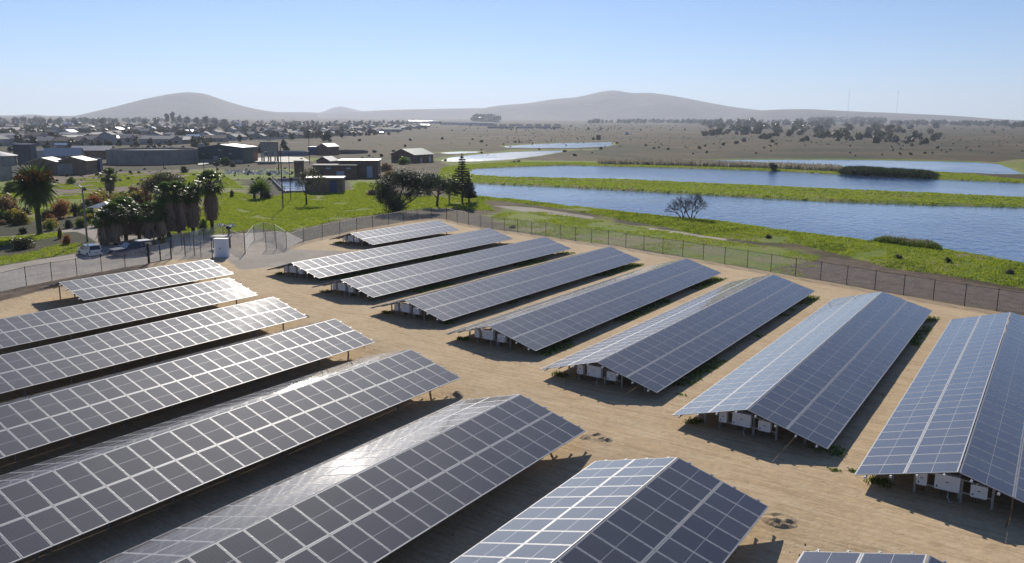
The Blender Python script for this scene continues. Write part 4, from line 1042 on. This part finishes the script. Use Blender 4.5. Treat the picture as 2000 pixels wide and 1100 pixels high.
building(190,305,5,5,10,3.4,"small blue shed between the grey roofed houses", M_blue, M_blue, 'flat', over=.1)
# walls
def lowwall(pts, h, label, m=M_conc, name="boundary_wall", th=.22):
    c = P(*pts[0]); t_ = thing(name, label, "wall", (c.x, c.y, 0)); q = [P(u, v)-c for u, v in pts]
    for a, b in zip(q, q[1:]): mb = MB(); mb.beam((a.x,a.y,h/2-.2), (b.x,b.y,h/2-.2), th, h+.4); mb.build("wall_panel", m, t_)
    return t_
lowwall([(113,342),(143,341)], 3.4, "grey boundary wall left of the tan brick shed")
lowwall([(0,352),(25,351),(48,346)], 3.6, "grey retaining wall in front of the silo at the left edge")
# round tanks
def tank(u, v, rad, h, label, m=M_conc, rim=.4, roof=None, cat="tank", name="tank", water=False, coneh=0):
    vd = vdir(u); p = P(u, v)+vd*rad; t_ = thing(name, label, cat, (p.x, p.y, 0)); n = 48; mb = MB()
    for k in range(n):
        a, b = 2*math.pi*k/n, 2*math.pi*(k+1)/n; A_ = lambda r_, z, t: (r_*math.cos(t), r_*math.sin(t), z)
        mb.quad(A_(rad,-.5,a), A_(rad,-.5,b), A_(rad,h,b), A_(rad,h,a)); mb.quad(A_(rad,h,a), A_(rad,h,b), A_(rad-rim,h,b), A_(rad-rim,h,a)); mb.quad(A_(rad-rim,h,a), A_(rad-rim,h,b), A_(rad-rim,h-.7,b), A_(rad-rim,h-.7,a))
        if not coneh: mb.tri(A_(rad-rim,h-.7,a), A_(rad-rim,h-.7,b), (0,0,h-.7), 1)
    mb.build("wall", [m, M_water if water else (roof or m)], t_)
    if coneh:
        mb = MB()
        for k in range(n): a, b = 2*math.pi*k/n, 2*math.pi*(k+1)/n; mb.tri(((rad+.4)*math.cos(a),(rad+.4)*math.sin(a),h), ((rad+.4)*math.cos(b),(rad+.4)*math.sin(b),h), (0,0,h+coneh))
        mb.build("roof", roof or M_sheet_grey, t_)
    for k in range(0, n, 6):
        a = 2*math.pi*k/n; mb = MB(); mb.box(-.2,.2,-.25,.25,-.4,h+.05); o = mb.build("buttress", m, t_, (rad*math.cos(a), rad*math.sin(a), 0)); o.rotation_euler = (0, 0, a)
    return t_
tank(302,322,17.5,5.6,"long round grey concrete reservoir in the field", mat("reservoir_grey", (.32,.29,.26), .85, 0, .25, .4), .8, mat("reservoir_roof", (.26,.25,.24), .9))
tank(-10,341,6.5,5.6,"concrete silo with conical grey roof at the left edge", mat("silo_plaster", (.36,.33,.29), .8, 0, .2, .4), .3, M_sheet_grey, coneh=1.8, name="silo", cat="silo")
tank(683,301,9.5,1.6,"low round dark clarifier tank right of the blue shed", mat("clarifier_dark", (.12,.12,.13), .8), .4, water=True)
tank(560,305,11,2.0,"wide blue rimmed clarifier tank behind the raised concrete tank", mat("clarifier_blue", (.13,.19,.27), .7), .5, water=True)
pw = building(400,314,2.4,2.2,10,7.0,"pale upright concrete valve tower at the reservoir's right end", mat("tower_pale", (.30,.30,.32), .8), M_conc, 'flat', over=0, cat="tower", name="valve_tower")
# raised concrete tank on columns
ep = P(527,317); et = thing("raised_tank", "square raised concrete tank on tall columns beside the blue green hall", "water tank", ep, math.atan2(-vdir(527).x, vdir(527).y)+R(12))
mb = MB(); mb.box(-3.1,3.1,-2.5,2.5,4.6,8.2); mb.build("tank_body", M_conc, et)
mb = MB(); mb.box(-3.4,3.4,-2.8,2.8,8.2,8.45); mb.build("rim", M_conc, et)
for x in (-2.7, 0, 2.7):
    for y in (-2.1, 2.1): mb = MB(); mb.box(x-.25,x+.25,y-.25,y+.25,-.5,4.6); mb.build("column", M_conc, et)
mb = MB()
for x in (-3.2,-1.6,0,1.6,3.2): mb.box(x-.04,x+.04,-2.7,-2.62,8.45,9.4)
mb.box(-3.2,3.2,-2.7,-2.64,9.3,9.38); mb.build("railing", M_steel, et)
# concrete aprons and rubble, sheets of white stone
def slabp(pts, label, m, name="apron", z=.06):
    c = P(*pts[0]); mb = MB(); mb.poly([(P(u, v).x-c.x, P(u, v).y-c.y, .45) for u, v in pts])
    q = mb.v[:]; n = len(q)
    for k in range(n): a, b = q[k], q[(k+1)%n]; mb.quad((a[0],a[1],-.6),(b[0],b[1],-.6),b,a)
    return tag(mb.build(name, m, None, (c.x, c.y, 0)), label, None, kind='structure')
slabp([(494,318),(506,310),(560,308),(592,309),(606,317),(560,319)], "bright concrete apron under the raised tank", mat("apron_concrete", (.48,.44,.38), .8, 0, .25, .3), "concrete_apron")
slabp([(386,322),(408,318),(408,322),(388,325)], "pale concrete path left of the blue green hall", mat("apron_concrete", (.48,.44,.38)), "concrete_path")
rub = MB(); g = random.Random(5)
M_rub = mat("white_rubble", (.62,.60,.55), .7, 0, .4, 1.5)
for (u0, u1, v0, v1, n) in ((440,560,333,342,420),(423,456,442,447,60),(690,760,322,328,50)):
    for _ in range(n):
        p = P(g.uniform(u0, u1)+g.gauss(0,2), g.triangular(v0, v1)); s = g.uniform(.2,.9); a = g.uniform(0, 3.1)
        q = [(p.x+s*math.cos(a+t)*g.uniform(.7,1.2), p.y+s*math.sin(a+t)*g.uniform(.7,1.2)) for t in (0,1.6,3.1,4.7)]; z = gz(p.x, p.y); tp = (p.x, p.y, z+s*g.uniform(.25,.6))
        for k in range(4): rub.tri((*q[k], z-.1), (*q[(k+1)%4], z-.1), tp)
tag(rub.build("rubble", M_rub), "white rubble heaped in strips on the field", None, kind='stuff')
# settling basin with railings
bp = [P(u, v) for u, v in ((532,353),(600,350),(608,376),(556,377))]; c = bp[0]
bt = thing("settling_basin", "rectangular settling basin with railings and bright water by the hut", "basin", c)
for a, b in zip(bp, bp[1:]+bp[:1]):
    mb = MB(); mb.beam(a-c+Vector((0,0,-.3)), b-c+Vector((0,0,-.3)), .4, 1.6); mb.build("basin_wall", M_conc, bt)
    mb = MB(); a2, b2 = a-c, b-c; L_ = (b2-a2).length; nn = max(2, int(L_/2.5))
    for z in (1.0, 1.5): mb.beam(a2+Vector((0,0,z)), b2+Vector((0,0,z)), .07)
    for k in range(nn+1): q = a2.lerp(b2, k/nn); mb.beam(q+Vector((0,0,.4)), q+Vector((0,0,1.5)), .07)
    mb.build("railing", M_conc, bt)
mb = MB(); mb.poly([(p.x-c.x, p.y-c.y, -.25) for p in bp][::-1]); mb.build("water_surface", M_water, bt)
bank_ = P(552,376); 

# ------------------------------------------------------------------ town and far woods
H_walls = [mat("house_wall_%s" % n, c, .8, 0, .2, .3) for n, c in (("cream", (.36,.33,.30)), ("white", (.46,.46,.46)), ("brown", (.22,.17,.14)), ("grey", (.30,.29,.30)))]
H_roofs = [mat("house_roof_%s" % n, c, .8, 0, .2, .3) for n, c in (("grey", (.13,.13,.15)), ("brown", (.14,.105,.095)), ("pale", (.22,.22,.23)), ("blue_grey", (.10,.115,.15)))]
M_shine = mat("zinc_roof_sheet", (.62,.62,.63), .16, .9, .1, .3)
def house_mesh(W, D, h, r_):
    mb = MB(); x, y = W/2, D/2
    mb.poly([(x,-y,-2),(x,y,-2),(x,y,h),(x,0,h+r_),(x,-y,h)]); mb.poly([(-x,y,-2),(-x,-y,-2),(-x,-y,h),(-x,0,h+r_),(-x,y,h)])
    mb.quad((-x,-y,-2),(x,-y,-2),(x,-y,h),(-x,-y,h)); mb.quad((x,y,-2),(-x,y,-2),(-x,y,h),(x,y,h))
    o_ = .5; e = r_/y*o_
    mb.quad((-x-o_,-y-o_,h-e+.1),(x+o_,-y-o_,h-e+.1),(x+o_,0,h+r_+.1),(-x-o_,0,h+r_+.1),1); mb.quad((-x-o_,0,h+r_+.1),(x+o_,0,h+r_+.1),(x+o_,y+o_,h-e+.1),(-x-o_,y+o_,h-e+.1),1)
    for k in (-.3,.05,.34):
        mb.quad((k*W-.7,-y-.03,1),(k*W+.7,-y-.03,1),(k*W+.7,-y-.03,2.2),(k*W-.7,-y-.03,2.2),2)
    mb.quad((x+.03,-y*.4,1),(x+.03,y*.2,1),(x+.03,y*.2,2.2),(x+.03,-y*.4,2.2),2)
    return mb.mesh("house", [H_walls[0], H_roofs[0], M_win])
HM = [house_mesh(12,8,3,1.7), house_mesh(16,9,3,2), house_mesh(10,8,5.6,1.8), house_mesh(24,11,3.6,1.8)]
g = random.Random(21)
def topv(u): return np.interp(u, [0,300,420,560,700,830,900], [233,236,240,243,245,240,240])
def botv(u): return np.interp(u, [-60,0,200,380,520,640,760,830,900], [284,286,285,282,272,268,262,250,248])
for k in range(260):
    u = g.uniform(-40, 830); a, b = topv(u), botv(u); v = a+(b-a)*g.random()**.8; p = PG(u, v)
    o = link("house", HM[min(3, int(g.random()**1.3*4))], None, (p.x, p.y, p.z), (0, 0, -CYAW*0+vdir(u).to_2d().angle_signed(Vector((0,1)), 0)*-1+g.choice((0, .25, -.3, 1.57, 1.3))))
    o.scale = (1.15,)*3; recolour(o, g.choice(H_walls), 0); recolour(o, M_shine if g.random() < .05 else g.choice(H_roofs), 1)
    tag(o, "small pitched roof house among the trees of the distant town", "house", "houses of the distant town")
# row of pale walls in front of the town
for (u0, v0, u1, v1) in ((0,287,120,286),(125,286,330,283),(335,283,400,281),(520,274,640,268)):
    n = 6
    t_ = thing("estate_wall", "long pale boundary wall before the town, from column %s of houses" % "x", "wall", PG(u0, v0)); c = PG(u0, v0)
    t_['label'] = {0: "pale estate wall before the town at the left edge", 125: "pale estate wall before the town behind the round reservoir", 335: "short pale estate wall above the reservoir's right end", 520: "pale estate wall before the town behind the blue shed"}[u0]
    for k in range(n):
        a = PG(u0+(u1-u0)*k/n, v0+(v1-v0)*k/n)-c; b = PG(u0+(u1-u0)*(k+1)/n, v0+(v1-v0)*(k+1)/n)-c
        mb = MB(); mb.beam(a+Vector((0,0,1)), b+Vector((0,0,1)), .3, 2.6); mb.build("wall_panel", H_walls[0], t_)
M_vdark = leafmat("leaf_far", (.085,.095,.065), (.055,.062,.045), .3, .5)
for k in range(298):
    u = g.uniform(-60, 850); a, b = topv(u)-1, botv(u)+3; v = a+(b-a)*g.random()**.9; p = PG(u, v); s = g.uniform(1.8, 3.6)
    o = link("town_tree", TREE[k % 4], None, (p.x, p.y, p.z-.5), (0, 0, g.uniform(0, 6.28)), (s, s, s*g.uniform(.8, 1.5))); recolour(o, M_vdark if g.random() < .75 else (L_olive if g.random() < .6 else L_mid))
    tag(o, "dark rounded tree among the houses of the distant town", "tree", "trees of the distant town")
def wood(pts, n, hs, label, name="woodland", m=None, sp=(.5, .5), leafs=60, ls=.30):
    """many crowns too far to tell apart, joined"""
    VV = []; FF = []; c0 = 0
    for k in range(n):
        t = g.random()*(len(pts)-1); i = int(t); f = t-i; u = pts[i][0]*(1-f)+pts[i+1][0]*f+g.gauss(0, sp[0]); v = pts[i][1]*(1-f)+pts[i+1][1]*f+g.gauss(0, sp[1])
        p = PG(u, max(v, 238.5 if u > 900 else 237)); h = g.uniform(*hs); r_ = h*g.uniform(.35,.55)
        V_, F_ = leaves([(0,0,h*.55,r_,r_,h*.42),(r_*.4,0,h*.75,r_*.6,r_*.6,h*.25)], leafs, h*ls, k)
        VV.append(V_+np.array([p.x, p.y, p.z-.3])); FF.append(F_+c0); c0 += len(V_)
    o = link(name, npmesh(name, np.concatenate(VV), np.concatenate(FF), m or M_vdark)); return tag(o, label, None, kind='stuff')
wood([(-60,240),(100,241),(250,238),(420,239)], 190, (7,15), "dense belt of dark trees along the town's far edge", sp=(5,2.5))
wood([(420,243),(600,244),(760,243),(850,241)], 150, (6,11), "scattered tree belt beyond the town", sp=(5,1.5))
wood([(0,262),(200,258),(400,256),(600,256),(700,253)], 520, (5,9), "garden greenery filling the gaps of the town", sp=(20,8))
wood([(1150,241),(1300,240),(1380,241),(1560,241)], 160, (9,18), "long far tree belt at the foot of the centre hill", sp=(4,.8))
wood([(1580,240),(1640,239.5),(1730,241)], 150, (16,28), "dark plantation block on the right of the plain", sp=(3,.5))
wood([(1740,243),(1850,244),(2000,248)], 110, (8,18), "patchy far trees at the right of the plain", sp=(6,1.5))
wood([(925,238),(970,238.5)], 60, (20,34), "dark plantation on the ridge left of the centre hill", sp=(3,.4))
for k, (u, v, s, hh) in enumerate([(305,242,9,17),(328,241,8,26),(338,241,8,30),(352,241,7,24),(366,242,9,20),(385,242,9,19),(402,243,10,21),(420,243,9,17),(440,244,9,16),(200,243,8,16),(150,244,6,13),(283,243,7,13),(221,243,5,14)]):
    p = PG(u, v+5); kf = mpp(p)/.9; o = link("tall_tree", TREE[k % 4], None, (p.x, p.y, p.z+hh*.25), (0,0,k), (s, s, hh*.5)); recolour(o, M_vdark)
    tag(o, "tall open crowned tree standing above the town before the left hill", "tree", "tall trees above the town")
    mb = MB(); mb.tube([(0,0,-.7), (0,0,.7)], [.05,.03], 5); mb.build("trunk", M_bark, o)
# shops and factories by the middle of the horizon
for k, (u, v, wd) in enumerate([(812,237,30),(826,237.5,26),(840,237,34),(856,238,22),(876,240,26),(893,240,24),(910,241,26),(928,241,22),(948,242,26)]):
    p = PG(u, v+4); o = link("warehouse", HM[3], None, p, (0,0,math.atan2(vdir(u).y, vdir(u).x)-1.57), (wd/24*1.6, 1.8, 2.0)); recolour(o, H_walls[1], 0); recolour(o, M_shine if k < 3 else H_roofs[0], 1)
    tag(o, "white walled warehouse in the row at the middle of the horizon", "warehouse", "white warehouses on the horizon")
for k in range(16):
    u = 962+(k % 8)*18+g.uniform(-3, 3); v = 245+(k//8)*5; p = PG(u, v+1); o = link("row_house", HM[1], None, p, (0,0,math.atan2(vdir(u).y, vdir(u).x)-1.57+g.uniform(-.05,.05)), (1.6,1.4,1.5)); recolour(o, H_walls[1], 0); recolour(o, H_roofs[1], 1); o.scale = (1.2, 1.0, 1.1)
    tag(o, "white house with reddish roof in the far terrace rows past the ponds", "house", "far terrace houses past the ponds")
wood([(930,262),(1400,262),(1990,272)], 1000, (.5,1.5), "low scrub dotted over the brown plain beyond the ponds", name="low_scrub", m=leafmat("scrub_brown", (.13,.105,.055), (.08,.07,.035), .3), sp=(60,12), leafs=22, ls=.34)
wood([(940,250),(1300,248),(1990,254)], 300, (1.5,4), "low far scrub on the plain towards the hills", name="far_scrub", m=M_vdark, sp=(60,4), leafs=30, ls=.34)
wood([(60,335),(260,350),(460,350),(720,300)], 160, (.5,1.3), "low weeds on the rough field of the water works", name="field_scrub", m=L_olive, sp=(40,10), leafs=40, ls=.3)
# scrub of the right hand plain
for k in range(210):
    if k < 150: u = g.uniform(1375, 1830); v = np.interp(u, [1375,1830], [250,268])+g.gauss(0, 7); w_ = g.uniform(9, 26)
    elif k < 180: u = g.uniform(1390, 1720); v = g.uniform(243, 252); w_ = g.uniform(8, 22)
    else: u = g.uniform(1240, 1900); v = g.uniform(272, 300); w_ = g.uniform(4, 10)
    bush(u, max(v, 247)+6, w_, w_*g.uniform(.45,.75), g.choice((M_vdark, L_olive, L_olive, L_mid)), "dark scrub bush on the brown plain right of the ponds", group="scrub bushes on the right plain", name="scrub_bush", me=SMALL)
for k in range(60):
    u = g.uniform(20, 560); v = g.uniform(286, 300); w_ = g.uniform(8, 22)
    bush(u, v, w_, w_*g.uniform(.5,.8), g.choice((M_vdark, L_mid)), "dark bush on the open ground between the town and the water works", group="bushes before the town", name="field_bush", me=SMALL)
for k in range(40):
    u = g.uniform(700, 1300); v = g.uniform(270, 318); w_ = g.uniform(4, 12)
    bush(u, v, w_, w_*.5, g.choice((M_vdark, L_olive)), "low dark bush on the field around the far ponds", group="low bushes by the far ponds", name="low_bush", me=SMALL)
for k, (u, v, sc) in enumerate([(378,277,1.0),(463,243,1.3),(745,262,.5),(120,292,.6)]):
    p = PG(u, v); o = link("shed", HM[2], None, p, (0,0,math.atan2(vdir(u).y, vdir(u).x)-1.57), (sc,sc,sc*.8)); recolour(o, H_walls[3], 0); recolour(o, M_shine, 1)
    tag(o, ["zinc roofed shed flashing in the sun above the round reservoir's right end", "zinc roofed shed glinting below the left hill's right foot", "small glinting shed at the right end of the town", "small glinting shed above the light grey long house"][k], "shed")
hp = building(1172,275,4,4,10,5,"tiny square brick pump house beside the far pale pond", M_ybrick, M_conc, 'flat', cat="pump house", name="pump_house", loc=P(1172,274))
building(1375,264,5,5,10,6,"tiny grey hut on the plain left of the scrub", mat("slate_wall", (.10,.105,.12)), M_conc, 'flat', cat="hut", name="hut", loc=P(1375,264))
mt = thing("tipped_heap", "blue and white heap at the end of the far track", "heap", P(1226,265))
mb = MB(); mb.tri((-5,-2,0),(5,-2,0),(-1,0,6)); mb.tri((5,-2,0),(0,5,0),(-1,0,6)); mb.tri((0,5,0),(-5,-2,0),(-1,0,6)); mb.build("tarpaulin", mat("tarp_blue", (.22,.26,.5), .6), mt)
mb = MB(); mb.tri((2,-2,0),(12,-2,0),(5,0,3)); mb.tri((12,-2,0),(6,5,0),(5,0,3)); mb.tri((6,5,0),(2,-2,0),(5,0,3)); mb.build("sand_heap", mat("heap_pale", (.5,.45,.36), .9), mt)

# ------------------------------------------------------------------ grass, reeds and weeds
def inview(X, Y, m=60):
    dx = X*FWD.x+Y*FWD.y-CZ*FWD.z; u = 1000+CF*(X*RGT.x+Y*RGT.y-CZ*RGT.z)/dx; v = 550-CF*(X*UPV.x+Y*UPV.y-CZ*UPV.z)/dx
    return (u > -m) & (u < 2000+m) & (v < 1100+m) & (dx > 0), dx
def tufts(name, label, polys, n, h, m, nb=5, w_=.05, spread=.25, dmax=400, seed=1, lean=.35, fade=True, thr=0.0, minv=0.0, dome=0):
    g2 = np.random.default_rng(seed); Xs = []; Ys = []
    ar = []
    for p in polys:
        q = np.array(p); lo = q.min(0); hi = q.max(0); lo = np.maximum(lo, [-420, 0]); hi = np.minimum(hi, [60, 420]); ar.append((lo, hi, max(1, (hi-lo).prod())))
    tot = sum(a[2] for a in ar)
    for p, (lo, hi, a) in zip(polys, ar):
        k = int(n*6*a/tot)+200; x = g2.uniform(lo[0], hi[0], k); y = g2.uniform(lo[1], hi[1], k); ok = sdist(x, y, p) > minv
        iv, dx = inview(x, y); ok &= iv & (dx < dmax)
        if fade: ok &= g2.random(k) < np.clip(150/dx, .12, 1)
        if thr: ok &= fbm(x, y, 6, 3) > thr
        Xs.append(x[ok]); Ys.append(y[ok])
    X = np.concatenate(Xs); Y = np.concatenate(Ys)
    wet_ = np.full(X.shape, -1e9)
    for p in ponds: wet_ = np.maximum(wet_, sdist(X, Y, p))
    ok = wet_ < -.4; X, Y = X[ok], Y[ok]
    if len(X) > n: i = g2.choice(len(X), n, replace=False); X, Y = X[i], Y[i]
    Z = ground_height(X, Y); K = len(X); dm = np.ones(K)
    if dome:
        q = np.full(K, -1e9)
        for p in polys: q = np.maximum(q, sdist(X, Y, p))
        cx_ = (X-X.mean()); L_ = math.hypot(X.max()-X.min(), Y.max()-Y.min())/2; tt = np.hypot(cx_, Y-Y.mean())/L_
        dm = np.clip(1.05-tt**6, .3, 1)*np.clip(.45+q/dome, .4, 1)*(.65+.7*fbm(X, Y, 5, 2))
    sc = np.clip(np.hypot(X, Y)/110, .7, 1.9)
    VV = []
    for b in range(nb):
        a = g2.uniform(0, 6.28, K); r_ = g2.random(K)*spread*sc; ox = X+np.cos(a)*r_; oy = Y+np.sin(a)*r_
        hh = dm*h*sc**.6*(.5+.8*g2.random(K)); ww = w_*sc*(.6+.8*g2.random(K)); t = g2.uniform(0, 6.28, K); lx = np.cos(t)*hh*lean; ly = np.sin(t)*hh*lean
        px, py = -np.sin(t)*ww, np.cos(t)*ww
        VV.append(np.stack([np.stack([ox-px, oy-py, Z-.05], -1), np.stack([ox+px, oy+py, Z-.05], -1), np.stack([ox+px*.7+lx*.5, oy+py*.7+ly*.5, Z+hh*.7], -1), np.stack([ox+lx, oy+ly, Z+hh], -1)], 1))
    V_ = np.concatenate(VV).reshape(-1, 3); F_ = np.arange(len(V_)).reshape(-1, 4)
    return tag(link(name, npmesh(name, V_, F_, m)), label, None, kind='stuff')
tufts("grass", "bright green grass tufts on the verges and meadow", z_grass[:4], 30000, .17, L_grass, 4, .07, .5, 260, 1, thr=.30)
tufts("bank_grass", "green weeds covering the banks between the ponds", [z_grass[4]], 14000, .15, L_grass, 4, .12, .7, 420, 2, fade=False)
tufts("weed", "low dull weeds on the mixed ground outside the fence", z_mixed, 16000, .13, L_grass, 4, .08, .4, 260, 3, thr=.47)
tufts("shore_weed", "darker weeds along the edge of the near pond", [z_grass[3]], 8000, .16, L_bright, 4, .09, .4, 260, 4, thr=.55)
def strip(pts, wv): return PX(*[(u, v-wv) for u, v in pts], *[(u, v+wv) for u, v in pts[::-1]])
tufts("pale_reed", "pale plumed reeds at the edge of the near pond", [strip([(1695,473),(1735,478),(1780,485),(1835,493)], 4)], 1500, 1.0, L_bright, 5, .03, .3, 300, 5, .25, False, dome=3)
tufts("reed_plume", "pale plume tips of the pond edge reeds", [strip([(1700,474),(1735,478),(1780,485),(1830,492)], 3)], 700, 1.3, L_plume, 3, .035, .3, 300, 6, .3, False, dome=3)
tufts("tall_reed", "tall dark reed bed between the second and third ponds", [strip([(1640,338),(1700,341),(1770,344),(1830,347)], 4.0)], 3400, 1.15, L_mid, 5, .08, .6, 500, 7, .3, False, dome=4)
tufts("far_reed", "pale plumed reeds along the bank of the third pond", [strip([(1170,320),(1330,323),(1500,329),(1640,334)], 2.0)], 3000, 1.3, L_plume, 4, .09, .6, 500, 8, .25, False)
# green weeds along the drip edges of the right hand arrays
wp = []
for i in range(1, 8):
    x = RX[i]+4.1; wp.append([(x-1.2, RN[i]+.8), (x+.55, RN[i]+.5), (x+.55, RF[i]), (x-1.2, RF[i])])
tufts("yard_weed", "small green weeds in the shade strips beside the right arrays", wp[:7], 3800, .16, L_bright, 5, .05, .3, 200, 9, .7, False, thr=.47)
wq = [[(RX[i]-4.3, RN[i]+.2), (RX[i]-2.2, RN[i]+.1), (RX[i]-2.2, RN[i]+1.6), (RX[i]-4.3, RN[i]+1.6)] for i in range(8)]
wq = [[(x0+.6, y0+.5), (x0+1.6, y0+.5), (x0+1.6, y0+1.3), (x0+.6, y0+1.3)] for ((x0, y0), *_) in wq]
tufts("post_weed", "tufts of green weeds at the left posts of the arrays", wq, 240, .20, L_bright, 5, .05, .3, 200, 10, .7, False)
for (u, v, s, lb) in ((1666,924,.45,"small green grass tuft on the sand before the rightmost array"), (1629,922,.35,"thin olive grass tuft on the sand left of the small green one"), (1330,775,.5,"green weed clump at the corner of the sixth array")):
    p = P(u, v); V_, F_ = leaves([(0,0,.06,s,s*.6,.10)], 160, .07, int(u)); o = link("grass_tuft", npmesh("grass_tuft", V_, F_, L_bright), None, (p.x, p.y, .02)); tag(o, lb, "grass tuft")
# stones, twigs and clods lying on the sand
mb = MB(); g = random.Random(9); nst = 0
while nst < 900:
    x = g.uniform(-90, 5); y = g.uniform(18, 110)
    if not (sdist(np.array([x]), np.array([y]), compound)[0] > .5): continue
    s = g.uniform(.02,.07); z = .03; nst += 1; a = g.uniform(0, 3); q = [(x+s*math.cos(a+t), y+s*math.sin(a+t), z-.05) for t in (0,1.6,3.1,4.7)]
    for k in range(4): mb.tri(q[k], q[(k+1)%4], (x, y, z+s*.7))
tag(mb.build("pebble", mat("pebble_brown", (.20,.15,.10), .9, 0, .4, 1)), "small clods and stones scattered over the sandy yard", None, kind='stuff')

# heaps of dug soil by the array ends
HL = ["crumbled soil heap at the end of the array with the blazing streak", "crumbled soil heap at the end of the large glare array", "crumbled soil heap at the end of the bottom centre array", "small crumbled soil heap below the hazy glare on the third left array"]
M_dug = mat("dug_soil", (.48,.36,.22), .95, 0, .5, 3, c2=(.33,.24,.145), bump=1.0, bscale=6)
for k, (u, v, s_) in enumerate([(884,766,.6),(1164,858,.65),(1524,1016,.6),(594,620,.5)]):
    p = P(u, v); n = 34; xs = np.linspace(-1.6*s_, 1.6*s_, n); X_, Y_ = np.meshgrid(xs, xs*.7); rr = np.sqrt((X_/1.6)**2+(Y_/1.1)**2)/s_
    Z_ = np.clip(1-rr**2, 0, 1)*(.06+.34*np.clip(fbm(X_+k*9, Y_, .5, 4)-.38, 0, 1)*2)-.05+ground_height(X_+p.x, Y_+p.y)-gz(p.x, p.y); ix = np.arange(n*n).reshape(n, n)
    me = npmesh("soil_heap", np.stack([X_.ravel(), Y_.ravel(), Z_.ravel()], -1), np.stack([ix[:-1,:-1], ix[:-1,1:], ix[1:,1:], ix[1:,:-1]], -1).reshape(-1, 4), M_dug)
    tag(link("soil_heap", me, None, (p.x, p.y, gz(p.x, p.y)+.01)), HL[k], "soil heap")
